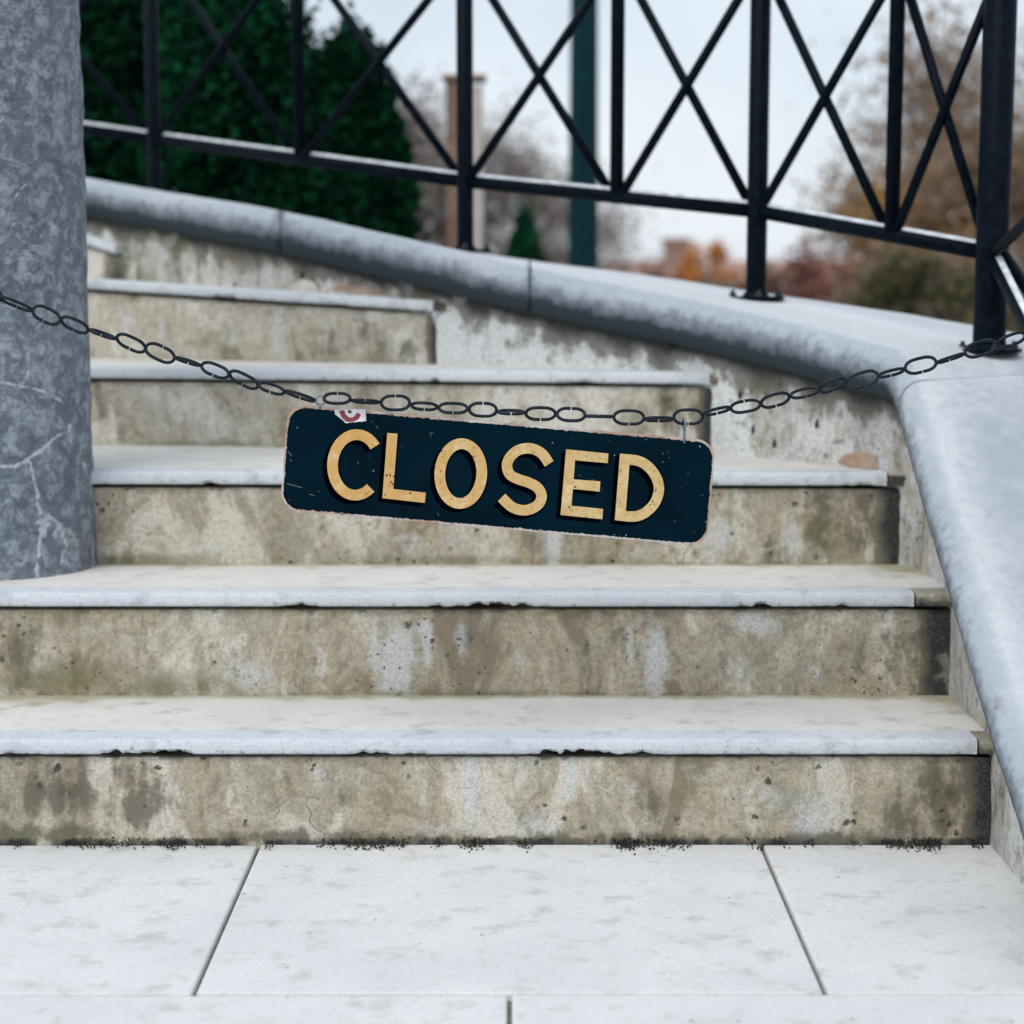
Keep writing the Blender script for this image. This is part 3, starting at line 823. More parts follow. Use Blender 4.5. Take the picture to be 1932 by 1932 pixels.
def bays(T0, T1, n, hmid=.50, mid=None):
    """T0/T1 bottom rail ends at two posts; n bays of crossed bars between them"""
    up = Vector((0, 0, 1))
    strip_rail('bottom_rail', T0, T1, .0155)
    strip_rail('middle_rail', T0 + up * hmid, T1 + up * hmid, .0115, False)
    strip_rail('top_rail', T0 + up * .86, T1 + up * .86, .022, False)
    cut = lambda k: mid if (mid and k == 1) else k / n
    for k in range(1, n):
        p = T0.lerp(T1, cut(k)); mb = MB(); mb.tube([p, p + up * .86], .0155, 12); mb.build('baluster', M['rail'], railing, True)
    for k in range(n):
        a, b = T0.lerp(T1, cut(k)), T0.lerp(T1, cut(k + 1)); s = (b - a).normalized() * .012; sd = Vector((s.y, -s.x, 0)).normalized() * .006
        for (p, q) in ((a + s + sd, b - s + up * hmid + sd), (b - s - sd, a + s + up * hmid - sd)):
            mb = MB(); mb.tube([p, q], .0105, 10); mb.build('diagonal_bar', M['rail'], railing, True)
TP = [Vector((q.x, q.y, rz)) for q, r, rz in PB]
bays(TP[0], TP[1], 2, .5, .40); bays(TP[1], TP[2], 2, .5, .46); bays(TP[2], TP[3], 2); bays(TP[3], TP[4], 2)
# descending panel over the ramp
q2 = Vector((.955, 2.72, 0)); q2.z = drop(q2.x, q2.y)
R1 = Vector((q2.x, q2.y, TP[0].z - (3.60 - 2.72) * .56)); cyl_post(q2, .0205, R1.z + .92, railing)
bays(TP[0], R1, 1, .72)
q3 = Vector((.955, 2.0, 0)); q3.z = max(0, drop(q3.x, q3.y)); R2 = Vector((q3.x, q3.y, R1.z - .40)); cyl_post(q3, .0205, R2.z + .92, railing)
bays(R1, R2, 1, .72)
# stay bar beside the corner post
mb = MB(); mb.tube([Vector((TP[0].x + .012, TP[0].y - .03, TP[0].z + .0)), Vector((TP[0].x + .075, TP[0].y - .22, TP[0].z - .155)), Vector((TP[0].x + .15, 3.2, drop(TP[0].x + .15, 3.2)))], .012, 12)
mb.build('stay_bar', M['rail'], railing, True)

# ------------------------------------------------------------------ chain
SD = 2.80                                                    # depth of chain and sign
LK = [((-60, 533), (5, 566), 25), ((-2, 561), (62, 586), 64), ((60, 581), (115, 608), 22), ((113, 601), (169, 625), 36), ((167, 621), (220, 640), 84),
      ((218, 634), (277, 661), 28), ((273, 652), (331, 680), 22), ((328, 674), (380, 690), 74), ((378, 687), (434, 710), 44), ((431, 702), (489, 731), 36),
      ((486, 724), (539, 742), 62), ((535, 737), (597, 757), 70), ((608, 751), (664, 752), 48), ((661, 756), (718, 759), 76), ((716, 760), (776, 760), 8),
      ((773, 765), (828, 768), 58), ((825, 769), (885, 771), 52), ((882, 772), (940, 774), 18), ((937, 777), (992, 778), 80), ((989, 780), (1051, 781), 28),
      ((1048, 781), (1107, 783), 33), ((1103, 785), (1158, 786), 88), ((1155, 787), (1218, 788), 22), ((1214, 791), (1273, 791), 72), ((1268, 787), (1329, 786), 5),
      ((1325, 782), (1381, 769), 66), ((1376, 772), (1437, 761), 45), ((1433, 763), (1492, 747), 30), ((1489, 748), (1547, 734), 63), ((1543, 737), (1599, 717), 42),
      ((1595, 727), (1659, 706), 18), ((1655, 710), (1709, 697), 64), ((1705, 697), (1769, 681), 18), ((1765, 685), (1822, 667), 74), ((1818, 668), (1882, 647), 26),
      ((1878, 652), (1938, 631), 38), ((1934, 634), (1996, 606), 60), ((1992, 608), (2055, 578), 20)]
GAPTOP = {10 - 4 + 0: 1, 12: 1, 14: 1, 17: 1, 20: 1, 26: 1, 13: 1}
chain = tag(empty('hanging_chain', at(966, 780, SD)), 'dark steel chain of oval links slung across the steps in front of the column', 'chain')
for n_, (a, b, roll) in enumerate(LK):
    A, B = at(a[0], a[1], SD), at(b[0], b[1], SD)
    ax = (B - A).normalized(); Ln = (B - A).length; c = (A + B) / 2
    ln_s = Ln
    wr = .00255; hw = .0131 - wr; hl = ln_s / 2 - wr
    rr = math.radians(roll) * (1 if n_ % 2 else -1)
    upv = Vector((-ax.z, 0, ax.x)); fwd = Vector((0, -1, 0))
    side = upv * math.cos(rr) + fwd * math.sin(rr)
    gs = 1 if n_ in GAPTOP else -1
    # oval path starting at the weld gap on one long side
    pts = []; st = hl - hw * 1.25
    N = 10
    gap = .0009
    pts.append((gap, gs)); 
    path = [(gap, 1.0), (st * .5, .99)]
    for k in range(N + 1):
        t = math.pi / 2 - math.pi * k / N
        path.append((st * .72 + (hl - st * .72) * math.cos(t), math.sin(t)))
    path += [(st * .5, -1.0), (0, -1.02), (-st * .5, -1.0)]
    for k in range(N + 1):
        t = -math.pi / 2 - math.pi * k / N
        path.append((-st * .72 + (hl - st * .72) * math.cos(t), math.sin(t)))
    path += [(-st * .5, .99), (-gap, 1.0)]
    pp = [c + ax * u + side * (v * hw * gs) for (u, v) in path]
    mb = MB(); mb.tube(pp, wr, 10); lo = mb.build('link', M['chain'], chain, True)
# ------------------------------------------------------------------ sign
def sp(px, py, off=0): q = at(px, py, SD); q.y += off; return q
signt = tag(empty('hanging_sign', sp(940, 895)), 'navy wooden sign with gold letters hanging tilted from the chain', 'sign')
TL, TR, BL, BR = (543, 763), (1351, 832), (528, 962), (1334, 1031)
def sq(u, v):   # u,v in 0..1 on the board
    x = lerp(lerp(TL[0], TR[0], u), lerp(BL[0], BR[0], u), v); y = lerp(lerp(TL[1], TR[1], u), lerp(BL[1], BR[1], u), v); return x, y
def round_rect(inset, rad, jit, seed):
    """outline points in px; inset and radius in px"""
    W, H = 811., 199.; pts = []
    cs = [(W - inset - rad, inset + rad, -90), (W - inset - rad, H - inset - rad, 0), (inset + rad, H - inset - rad, 90), (inset + rad, inset + rad, 180)]
    raw = []
    for cx, cy, a0 in cs:
        for k in range(13):
            t = math.radians(a0 + 90 * k / 12); raw.append((cx + rad * math.cos(t), cy + rad * math.sin(t)))
    n = len(raw)
    for k in range(n):
        x0, y0 = raw[k]; x1, y1 = raw[(k + 1) % n]; m = max(1, int(math.hypot(x1 - x0, y1 - y0) / 2.2))
        for j in range(m):
            t = j / m; x, y = lerp(x0, x1, t), lerp(y0, y1, t)
            dx, dy = x - W / 2, y - H / 2; l = math.hypot(dx, dy * 3)
            nx, ny = (0, 1 if dy > 0 else -1) if abs(dy) / H > abs(dx) / W else (1 if dx > 0 else -1, 0)
            e = jit * (fnz(x * .35, y * .35, seed) + .8 * max(0, fnz(x * .12, y * .12, seed + 3) - .25) * 2.2)
            x -= nx * e; y -= ny * e
            pts.append(sq(x / W, y / H))
    return pts
def slab(name, pts, y0, y1, mat, parent, round_=0):
    n = len(pts); f = [sp(x, y, y0) for x, y in pts]; b = [sp(x, y, y1) for x, y in pts]
    return obj(name, f + b, [tuple(range(n))[::-1], tuple(range(n, 2 * n))] + [(k, (k + 1) % n, n + (k + 1) % n, n + k) for k in range(n)], mat, parent)
bd = slab('board', round_rect(0, 36, .7, 1), .0, .012, M['rim'], signt); bevel(bd, .0018, 2)
fc = slab('painted_face', round_rect(3.9, 33, 2.0, 5), -.0006, .001, M['navy'], signt)
# lettering, measured in a letter grid (gx, gy) -> px
def g7(x, y): return (500.9 + .2315 * x, 715.5 + .2315 * y)
def g8(x, y): return (930.2 + .2315 * x, 715.5 + .2315 * y)
def catmull(p, n=8, closed=False):
    out_ = []
    m = len(p)
    for s in range(m if closed else m - 1):
        for k in range(n):
            t = k / n
            if closed: a, b, c, d = [p[(s + q) % m] for q in (-1, 0, 1, 2)]
            else: a, b, c, d = [p[max(0, min(m - 1, s + q))] for q in (-1, 0, 1, 2)]
            out_.append(tuple(.5 * (2 * b[i] + (c[i] - a[i]) * t + (2 * a[i] - 5 * b[i] + 4 * c[i] - d[i]) * t * t + (3 * b[i] - a[i] - 3 * c[i] + d[i]) * t ** 3) for i in (0, 1)))
    if not closed: out_.append(p[-1])
    return out_
def stroke(p, wd, closed=False):
    """ribbon quads of a poly-line with mitred joints -> left and right rails"""
    m = len(p); Lr = []; Rr = []
    for i in range(m):
        a = p[i - 1] if (closed or i > 0) else None; c = p[(i + 1) % m] if (closed or i < m - 1) else None
        def nrm(u, v):
            dx, dy = v[0] - u[0], v[1] - u[1]; l = math.hypot(dx, dy); return (-dy / l, dx / l)
        n1 = nrm(a, p[i]) if a else nrm(p[i], c); n2 = nrm(p[i], c) if c else n1
        bx, by = n1[0] + n2[0], n1[1] + n2[1]; l = math.hypot(bx, by); bx, by = bx / l, by / l
        k = 1 / max(.5, bx * n1[0] + by * n1[1]) * wd / 2
        Lr.append((p[i][0] + bx * k, p[i][1] + by * k)); Rr.append((p[i][0] - bx * k, p[i][1] - by * k))
    return Lr, Rr
def ell(cx, cy, a, b, t0, t1, n):
    return [(cx + a * math.cos(t) * 1 - b * math.sin(t) * .0, cy + a * math.cos(t) * .09 + b * math.sin(t)) if False else
            (cx + a * math.cos(t) - .075 * b * math.sin(t), cy + .09 * a * math.cos(t) + b * math.sin(t)) for t in [lerp(t0, t1, k / n) for k in range(n + 1)]]
GL = []
GL.append(('letter_c', g7, 'stroke', ell(738, 697, 190, 246, -.72, -2 * math.pi + .80, 44), False, 87))
GL.append(('letter_l', g7, 'stroke', [(1035, 440), (998, 931), (1303, 965)], False, 84))
oo = ell(1592, 768, 170, 243, 0, 2 * math.pi, 56)[:-1]
GL.append(('letter_o', g7, 'stroke', oo, True, 87))
GL.append(('letter_s', g8, 'stroke', catmull([(458, 688), (405, 612), (340, 572), (270, 562), (195, 583), (135, 640), (114, 705), (138, 775), (205, 813), (295, 843), (365, 885), (396, 950), (372, 1015), (310, 1056), (235, 1066), (150, 1037), (70, 962)], 6), False, 85))
GL.append(('letter_e', g8, 'poly', [(595, 570), (940, 605), (935, 683), (668, 660), (657, 815), (875, 832), (868, 915), (651, 893), (639, 1030), (897, 1056), (890, 1140), (550, 1105)], True, 0))
dc = catmull([(1120, 655), (1180, 664), (1245, 696), (1310, 765), (1347, 850), (1347, 930), (1312, 1015), (1245, 1082), (1175, 1114), (1110, 1118)], 6)
GL.append(('letter_d', g8, 'stroke', [(1037, 1110), (1073, 651)] + dc, True, 84))
def letter_mesh(kind, pts, closed, wd, g, off, y, mb):
    dx, dy = off
    if kind == 'poly':
        V = [sp(g(x, y_)[0] + dx, g(x, y_)[1] + dy, y) for x, y_ in pts]; n = len(V)
        B = [v + Vector((0, .0004, 0)) for v in V]
        mb.add(V + B, [tuple(range(n))[::-1]] + [(k, (k + 1) % n, n + (k + 1) % n, n + k) for k in range(n)]); return
    a, b = stroke(pts, wd, closed); n = len(a)
    V = [sp(g(*q)[0] + dx, g(*q)[1] + dy, y) for q in a] + [sp(g(*q)[0] + dx, g(*q)[1] + dy, y) for q in b]
    V += [v + Vector((0, .0004, 0)) for v in V]
    F = []
    for k in range(n if closed else n - 1):
        j = (k + 1) % n
        F += [(k, j, n + j, n + k), (k, 2 * n + k, 2 * n + j, j), (n + k, n + j, 3 * n + j, 3 * n + k)]
    if not closed: F += [(0, n, 3 * n, 2 * n), (n - 1, 3 * n - 1, 4 * n - 1, 2 * n - 1)]
    mb.add(V, F)
for (nm, g, kind, pts, closed, wd) in GL:
    mb = MB(); letter_mesh(kind, pts, closed, wd, g, (0, 0), -.0016, mb)
    lo = mb.build(nm, M['gold'], signt)
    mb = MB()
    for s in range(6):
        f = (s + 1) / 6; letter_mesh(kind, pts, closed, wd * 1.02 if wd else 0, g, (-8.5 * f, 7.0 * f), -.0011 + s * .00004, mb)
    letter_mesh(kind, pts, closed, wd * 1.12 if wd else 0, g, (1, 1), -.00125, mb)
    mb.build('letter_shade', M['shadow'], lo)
# torn sticker
def ragged(cx, cy, pts, seed):
    o_ = []
    for k in range(len(pts)):
        x0, y0 = pts[k]; x1, y1 = pts[(k + 1) % len(pts)]
        for j in range(6):
            t = j / 6; x, y = lerp(x0, x1, t), lerp(y0, y1, t)
            o_.append((x + 1.3 * fnz(x * .4, y * .4, seed), y + 1.3 * fnz(x * .4, y * .4, seed + 9)))
    return o_
stk = slab('sticker', ragged(0, 0, [g7(560, 244), g7(815, 246), g7(820, 340), g7(700, 352), g7(655, 358), g7(610, 318), g7(568, 285)], 2), -.0011, -.0004, M['white_paint'], signt)
a, b = stroke([g7(*q) for q in catmull([(622, 252), (634, 290), (662, 322), (700, 330), (742, 312), (762, 276)], 5)], 9)
slab('sticker_print', ragged(0, 0, (a + b[::-1])[::2], 7), -.0014, -.0010, M['maroon'], stk)
slab('sticker_print', ragged(0, 0, [g7(672, 252), g7(702, 254), g7(700, 280), g7(676, 276)], 6), -.0015, -.0010, M['ink'], stk)
# scratches and chips through the paint
mb = MB(); rnd = random.Random(5)
scr = [((185, 588), (212, 622), 9), ((170, 848), (300, 884), 6), ((345, 932), (400, 948), 9), ((192, 975), (206, 988), 7), ((200, 655), (212, 668), 5), ((1335, 440), (1370, 436), 6), ((1345, 440), (1348, 470), 5), ((895, 375), (925, 410), 7), ((865, 335), (875, 352), 4), ((428, 905), (436, 920), 4), ((1400, 1085), (1415, 1110), 4)]
for (p0, p1, wd) in scr:
    m = 8; q = [(lerp(p0[0], p1[0], k / m) + 5 * fnz(k * .9, p0[0]), lerp(p0[1], p1[1], k / m) + 5 * fnz(k * .9, p0[1])) for k in range(m + 1)]
    for k in range(m):
        if fnz(k * 1.7, p0[0] * .3) < -.2: continue
        a, b = stroke([q[k], q[k + 1]], wd * (.35 + .5 * abs(fnz(k * 2.2, p0[1]))))
        V = [sp(*g7(*v), -.0009) for v in (a[0], a[1], b[1], b[0])]; mb.add(V, [(0, 1, 2, 3)])
for (x, y, s) in [(1685, 545, 14), (485, 517, 13), (990, 618, 10), (1385, 605, 8), (1383, 672, 10), (1425, 590, 7), (1435, 640, 6), (1590, 768, 7), (1705, 945, 7), (1480, 1155, 8), (1085, 1270, 11), (990, 1265, 9), (1040, 1278, 6), (535, 915, 8), (535, 965, 8), (640, 480, 5), (950, 500, 5), (1735, 1160, 12), (150, 430, 4), (35, 430, 5), (1640, 1240, 6), (1530, 880, 4), (1100, 570, 4)]:
    n = 7; V = [sp(*g8(x + s * .6 * math.cos(k * 6.283 / n) * rnd.uniform(.4, 1.2), y + s * .6 * math.sin(k * 6.283 / n) * rnd.uniform(.4, 1.2)), -.0009) for k in range(n)]
    mb.add(V, [tuple(range(n))])
M['chipc'] = flat_mat('chipped_primer', (.16, .25, .3), (.36, .45, .5), 90)
mb.build('paint_chips', M['chipc'], signt)['kind'] = 'stuff'
mb = MB()
for (g, x, y, w_, h_) in ((g7, 1020, 835, 26, 60), (g7, 1005, 872, 16, 26), (g7, 1030, 492, 12, 18), (g7, 1425, 745, 16, 46), (g7, 1432, 840, 10, 22), (g7, 1702, 570, 14, 26), (g7, 1600, 505, 30, 6), (g7, 545, 640, 9, 9), (g7, 1212, 965, 12, 16),
        (g8, 332, 590, 30, 9), (g8, 300, 818, 20, 20), (g8, 375, 995, 14, 12), (g8, 768, 626, 22, 12), (g8, 880, 640, 26, 7), (g8, 606, 822, 10, 14), (g8, 828, 870, 12, 14), (g8, 660, 1070, 22, 6), (g8, 735, 1072, 10, 18),
        (g8, 1303, 1020, 28, 44), (g8, 1315, 745, 12, 18), (g8, 1330, 905, 20, 22), (g8, 1348, 845, 10, 26), (g8, 1135, 1105, 24, 14), (g8, 1192, 660, 12, 8), (g8, 1040, 990, 8, 26), (g8, 1055, 850, 8, 16)):
    for q in range(3):
        n = 9; cx, cy = x + rnd.gauss(0, w_ * .35), y + rnd.gauss(0, h_ * .35); f_ = rnd.uniform(.25, .6)
        V = [sp(*g(cx + w_ * .5 * f_ * math.cos(k * 6.283 / n) * rnd.uniform(.4, 1.3), cy + h_ * .5 * f_ * math.sin(k * 6.283 / n) * rnd.uniform(.4, 1.3)), -.0019) for k in range(n)]
        mb.add(V, [tuple(range(n))])
M['wear'] = flat_mat('worn_through_gold', (.012, .03, .035), (.09, .07, .035), 300)
mb.build('paint_wear', M['wear'], signt)['kind'] = 'stuff'
# hooks joining board and chain
def hook(pts, name='screw_hook', r=.0017):
    mb = MB(); mb.tube(pts, r, 8); return mb.build(name, M['bolt_s'], signt, True)
k = NT('hook_steel'); M['bolt_s'] = k.done((.25, .29, .33), .4, .5, .7)
ring = [sp(604, 755, 0) + Vector((.0068 * math.cos(t), .002 * math.cos(t), .0068 * math.sin(t))) for t in [lerp(-math.pi / 2, 1.45 * math.pi, k / 22) for k in range(23)]]
hook([sp(604, 772, -.001), sp(604, 764, -.001)] + ring, r=.0021)
ring = [sp(1291, 798, 0) + Vector((.0015 * math.cos(t), -.006 * math.cos(t), .0075 * math.sin(t))) for t in [lerp(-math.pi / 2, 1.4 * math.pi, k / 20) for k in range(21)]]
hook([sp(1291, 836, -.001), sp(1291, 815, -.001)] + ring, r=.0021)

M['joint'] = flat_mat('sandy_joint', (.16, .15, .12), (.3, .28, .23), 80)
# ------------------------------------------------------------------ ground, pavement
def terrain(x, y):
    z = -.055
    z += .75 * sstep(5.2, 8, y) * sstep(1.5, -1.5, x)
    z -= 5.2 * sstep(14, 60, y) * sstep(-20, 6, x)
    return z
xs = sorted(set(list(np.linspace(-600, -14, 12)) + list(np.linspace(-12, 14, 53)) + list(np.linspace(16, 600, 12))))
ys = sorted(set(list(np.linspace(-60, 0, 4)) + list(np.linspace(1, 30, 59)) + list(np.linspace(32, 100, 35)) + list(np.linspace(120, 900, 9))))
V = [(x, y, terrain(x, y)) for y in ys for x in xs]; nx = len(xs)
F = [(j * nx + i, j * nx + i + 1, (j + 1) * nx + i + 1, (j + 1) * nx + i) for j in range(len(ys) - 1) for i in range(nx - 1)]
tag(obj('ground', V, F, M['earth']), kind='structure')
pv = tag(empty('pavement', (0, 2, 0)), kind='structure')
for r_ in range(4):
    for c_ in range(9):
        x0 = -3.6 + c_ * .8 + (.4 if r_ % 2 else 0); y1 = 2.862 - r_ * .62
        mb = MB(); mb.box((x0, y1 - .614, -.05), (x0 + .794, y1, random.uniform(-.003, .0)))
        o = mb.build('paving_slab', M['paving'], pv); bevel(o, .004, 2)
mb = MB(); mb.box((-3.7, .3, -.06), (4.2, 2.861, -.012)); mb.build('mortar_bed', M['joint'], pv)
# dirt and moss gathered against the foot of the lowest riser
mb = MB(); rnd = random.Random(3)
for k in range(12000):
    x = rnd.uniform(-1.25, .80); cl = .5 + .6 * fnz(x * 7, 2) + .4 * fnz(x * 25, 5); d = abs(rnd.gauss(0, .003 + .016 * max(0, cl)))
    if rnd.random() > max(0, cl * 2.1 - .95) : continue
    s = rnd.uniform(.0006, .0023); c = Vector((x, 2.862 - d, s * .4 + max(0, (.012 - d)) * rnd.random() * .8))
    mb.add([c + Vector((s, 0, 0)), c + Vector((0, -s, 0)), c + Vector((-s, 0, 0)), c + Vector((0, s, 0)), c + Vector((0, 0, s * .9)), c - Vector((0, 0, s))],
           [(0, 4, 1), (1, 4, 2), (2, 4, 3), (3, 4, 0), (0, 1, 5), (1, 2, 5), (2, 3, 5), (3, 0, 5)])
tag(mb.build('dirt', M['soil']), 'dark dirt and moss gathered along the foot of the lowest step', 'dirt', kind='stuff')

# ------------------------------------------------------------------ planting beyond the wall
def cards(name, P_, size, mat, parent, rs, flat=0.0):
    """many small leaf faces at points P_ (n,3)"""
    r = np.random.default_rng(rs); n = len(P_)
    a = r.normal(size=(n, 3)); a /= np.linalg.norm(a, axis=1)[:, None]
    b = r.normal(size=(n, 3)); b -= a * (a * b).sum(1)[:, None]; b /= np.linalg.norm(b, axis=1)[:, None]
    s = size * r.uniform(.5, 1.3, (n, 1))
    V = np.stack([P_ + a * s, P_ + b * s * .55, P_ - a * s, P_ - b * s * .55], 1).reshape(-1, 3)
    me = bpy.data.meshes.new(name); me.vertices.add(4 * n); me.vertices.foreach_set('co', V.astype(np.float32).ravel())
    me.loops.add(4 * n); me.loops.foreach_set('vertex_index', np.arange(4 * n, dtype=np.int32))
    me.polygons.add(n); me.polygons.foreach_set('loop_start', np.arange(0, 4 * n, 4, dtype=np.int32)); me.polygons.foreach_set('loop_total', np.full(n, 4, np.int32))
    me.update(calc_edges=True)
    return link(name, me, mat, parent)
def conifer(x, y, z0, h, w_, mat, n, label, group, seed, tip=.6, size=.03):
    r = np.random.default_rng(seed); t_ = tag(empty('conifer_tree', (x, y, z0)), label, 'tree', group)
    mb = MB(); mb.tube([(x, y, z0), (x, y, z0 + h * .9)], [.05, .008], 8); mb.build('trunk', M['bark'], t_)
    nc = max(30, n // 60); t = r.uniform(0, 1, nc) ** .9; ang = r.uniform(0, 6.283, nc)
    rad = w_ * (1 - t) ** tip * (.35 + .65 * np.minimum(1, t * 8 + .3)) * r.uniform(.55, 1.08, nc) ** .5
    C = np.stack([x + rad * np.cos(ang), y + rad * np.sin(ang), z0 + .05 + h * t], 1)
    idx = r.integers(0, nc, n); P_ = C[idx] + r.normal(size=(n, 3)) * np.array([w_ * .1, w_ * .1, w_ * .2])
    cards('crown', P_, size, mat, t_, seed)
    return t_
M['thuja'] = leaf_mat('thuja_leaf', (.002, .012, .007), (.006, .07, .028), .15)
M['yew'] = leaf_mat('yew_leaf', (.003, .028, .014), (.01, .09, .04), .15)
ty = 6.9
GP = 'dark evergreen trees behind the coping'
for (px, d, h, w_, lb) in ((250, 7.4, 1.5, .55, 'dark evergreen tree just right of the column, behind the coping'), (470, 6.9, 1.35, .5, 'dark evergreen tree between two others behind the coping'),
                           (665, 7.1, 1.25, .28, 'evergreen tree with brighter green side, nearest the railing gap'), (60, 7.9, 1.7, .6, 'dark evergreen tree hidden mostly behind the stone column'),
                           (360, 7.8, 1.7, .5, 'dark evergreen tree set back behind its two neighbours')):
    q = at(px, 500, d); z0_ = terrain(q.x, q.y)
    conifer(q.x, q.y, z0_, h, w_, M['thuja'], 26000, lb, GP, int(px), .42, .026)
q = at(990, 500, 14); conifer(q.x, q.y, terrain(q.x, q.y), 1.20 - terrain(q.x, q.y), .30, M['yew'], 9000, 'small pointed conifer seen between railing post and lamp post', 'small conifers', 99, 1.0, .03)

# lamp post
q = at(1100, 500, 10.4); lx, ly = q.x, q.y; lz = terrain(lx, ly)
lamp = tag(empty('street_lamp', (lx, ly, lz)), 'dark teal cast iron lamp post standing behind the railing', 'lamp post')
mb = MB(); n = 16
prof = [(0, .16), (.12, .16), (.16, .12), (.5, .11), (.55, .085), (3.3, .068), (3.4, .085), (3.45, .05)]
V = []; F = []
for (z, r) in prof:
    for k in range(n * 2):
        a = math.pi * k / n; rr = r * (1 - .1 * (k % 2)); V.append((lx + rr * math.cos(a), ly + rr * math.sin(a), lz + z))
for j in range(len(prof) - 1):
    for k in range(n * 2): F.append((j * 2 * n + k, j * 2 * n + (k + 1) % (2 * n), (j + 1) * 2 * n + (k + 1) % (2 * n), (j + 1) * 2 * n + k))
obj('pole', V, F, M['lamp'], lamp)
mb = MB(); mb.tube([(lx, ly, lz + 3.45), (lx, ly, lz + 3.5), (lx, ly, lz + 3.95)], [.06, .1, .19], 8); k = NT('frosted_glass'); M['glass'] = k.done((.7, .72, .7), .4)
mb.build('lantern', M['glass'], lamp)
mb = MB(); mb.tube([(lx, ly, lz + 3.95), (lx, ly, lz + 4.0), (lx, ly, lz + 4.2), (lx, ly, lz + 4.3)], [.22, .2, .06, .01], 8); mb.build('lantern_roof', M['lamp'], lamp)

# timber post behind the railing
q = at(878, 500, 8.6); z0_ = terrain(q.x, q.y)
M['timber'] = flat_mat('weathered_timber', (.26, .165, .12), (.34, .23, .17), 14); M['timber_p'] = flat_mat('pale_timber', (.6, .55, .5), (.68, .64, .6), 14)
tp = tag(empty('timber_post', (q.x, q.y, z0_)), 'brown timber post with pale side standing directly behind a railing post', 'post')
mb = MB(); mb.box((q.x - .085, q.y - .06, z0_), (q.x + .02, q.y + .06, 1.75)); bevel(mb.build('post_core', M['timber'], tp), .006)
mb = MB(); mb.box((q.x + .022, q.y - .05, z0_), (q.x + .082, q.y + .06, 1.73)); bevel(mb.build('pale_half', M['timber_p'], tp), .004)  # right half of the post, coloured paler than the left
mb = MB(); mb.box((q.x - .1, q.y - .075, 1.752), (q.x + .098, q.y + .075, 1.78)); bevel(mb.build('post_cap', M['timber'], tp), .006)

# house far behind, lower down the hill
hs = tag(empty('brick_house', (9, 62, terrain(9, 62))), 'low brick house with red-brown roof and chimney far behind the lamp post', 'house')
hz = terrain(9, 62)
M['brick'] = flat_mat('red_brick', (.3, .19, .15), (.38, .25, .2), 3); M['roof'] = flat_mat('clay_roof', (.38, .22, .17), (.46, .3, .24), 2)
rz_ = 1.25
mb = MB(); mb.box((3.4, 58, hz - .5), (10.8, 66, rz_ - 1.9)); mb.build('wall', M['brick'], hs)
mb = MB(); mb.add([(3.0, 57.5, rz_ - 1.9), (11.2, 57.5, rz_ - 1.9), (11.2, 62, rz_), (3.0, 62, rz_), (3.0, 66.5, rz_ - 1.9), (11.2, 66.5, rz_ - 1.9)], [(0, 1, 2, 3), (3, 2, 5, 4), (0, 3, 4), (1, 5, 2), (0, 4, 5, 1)])
rf = mb.build('roof', M['roof'], hs)
mb = MB(); mb.box((5.0, 61.2, rz_ - .6), (5.8, 62.0, rz_ + .55)); mb.box((4.93, 61.13, rz_ + .552), (5.87, 62.07, rz_ + .7)); mb.build('chimney', M['brick'], rf)
M['pane'] = NT('window_glass').done((.03, .05, .06), .1)
for wx in (4.2, 6.6, 9.0):
    mb = MB(); mb.box((wx, 57.95, hz + 1.0), (wx + 1.1, 58.02, hz + 2.3)); wo = mb.build('window', M['rail_top'], hs)
    mb = MB(); mb.box((wx + .08, 57.93, hz + 1.08), (wx + 1.02, 57.96, hz + 2.22)); mb.build('pane', M['pane'], wo)

# deciduous trees
def grow(mb, tips, p, d, ln, r, lvl, rnd, up):
    n = 4; pts = [p]; q = p.copy(); dd = d.copy()
    for k in range(n):
        dd = (dd + Vector((rnd.gauss(0, .12), rnd.gauss(0, .12), rnd.gauss(0, .08) + up))).normalized(); q = q + dd * ln / n; pts.append(q.copy())
    mb.tube(pts, [lerp(r, r * .55, k / n) for k in range(n + 1)], 6 if lvl > 2 else 4 if lvl > 1 else 3, cap=False)
    if lvl == 0: tips.append(q); return
    for k in range(rnd.choice((3, 4) if lvl > 1 else (4, 5))):
        t = rnd.uniform(.45, 1); b = pts[min(n, int(t * n) + (0 if t < 1 else 0))]
        ax = Vector((rnd.gauss(0, 1), rnd.gauss(0, 1), rnd.gauss(0, .6))).normalized()
        nd = (dd + ax * rnd.uniform(.5, .95)).normalized()
        if lvl <= 2: tips.append(b)
        grow(mb, tips, b, nd, ln * rnd.uniform(.6, .8), r * .52, lvl - 1, rnd, up * .8)
def tree(px, d, h, mat, nleaf, leafsize, label, group, seed, lvl=4, spread=.3, r0=None, name='autumn_tree'):
    q = at(px, 500, d); z = terrain(q.x, q.y); rnd = random.Random(seed); t_ = tag(empty(name, (q.x, q.y, z)), label, 'tree', group)
    mb = MB(); tips = []; r = r0 or h * .016
    grow(mb, tips, Vector((q.x, q.y, z - .1)), Vector((0, 0, 1)), h * .36, r, lvl, rnd, .06)
    mb.build('trunk', M['bark'], t_)
    if nleaf:
        rr = np.random.default_rng(seed); T = np.array([tuple(v) for v in tips]); P_ = T[rr.integers(0, len(T), nleaf)] + rr.normal(size=(nleaf, 3)) * spread
        cards('crown', P_, leafsize, mat, t_, seed)
M['ochre'] = leaf_mat('ochre_leaf', (.48, .26, .09), (.62, .42, .2), .4)
M['orange'] = leaf_mat('orange_leaf', (.6, .24, .07), (.72, .38, .14), .4)
M['tanleaf'] = leaf_mat('tan_leaf', (.26, .18, .12), (.44, .34, .26), .35)
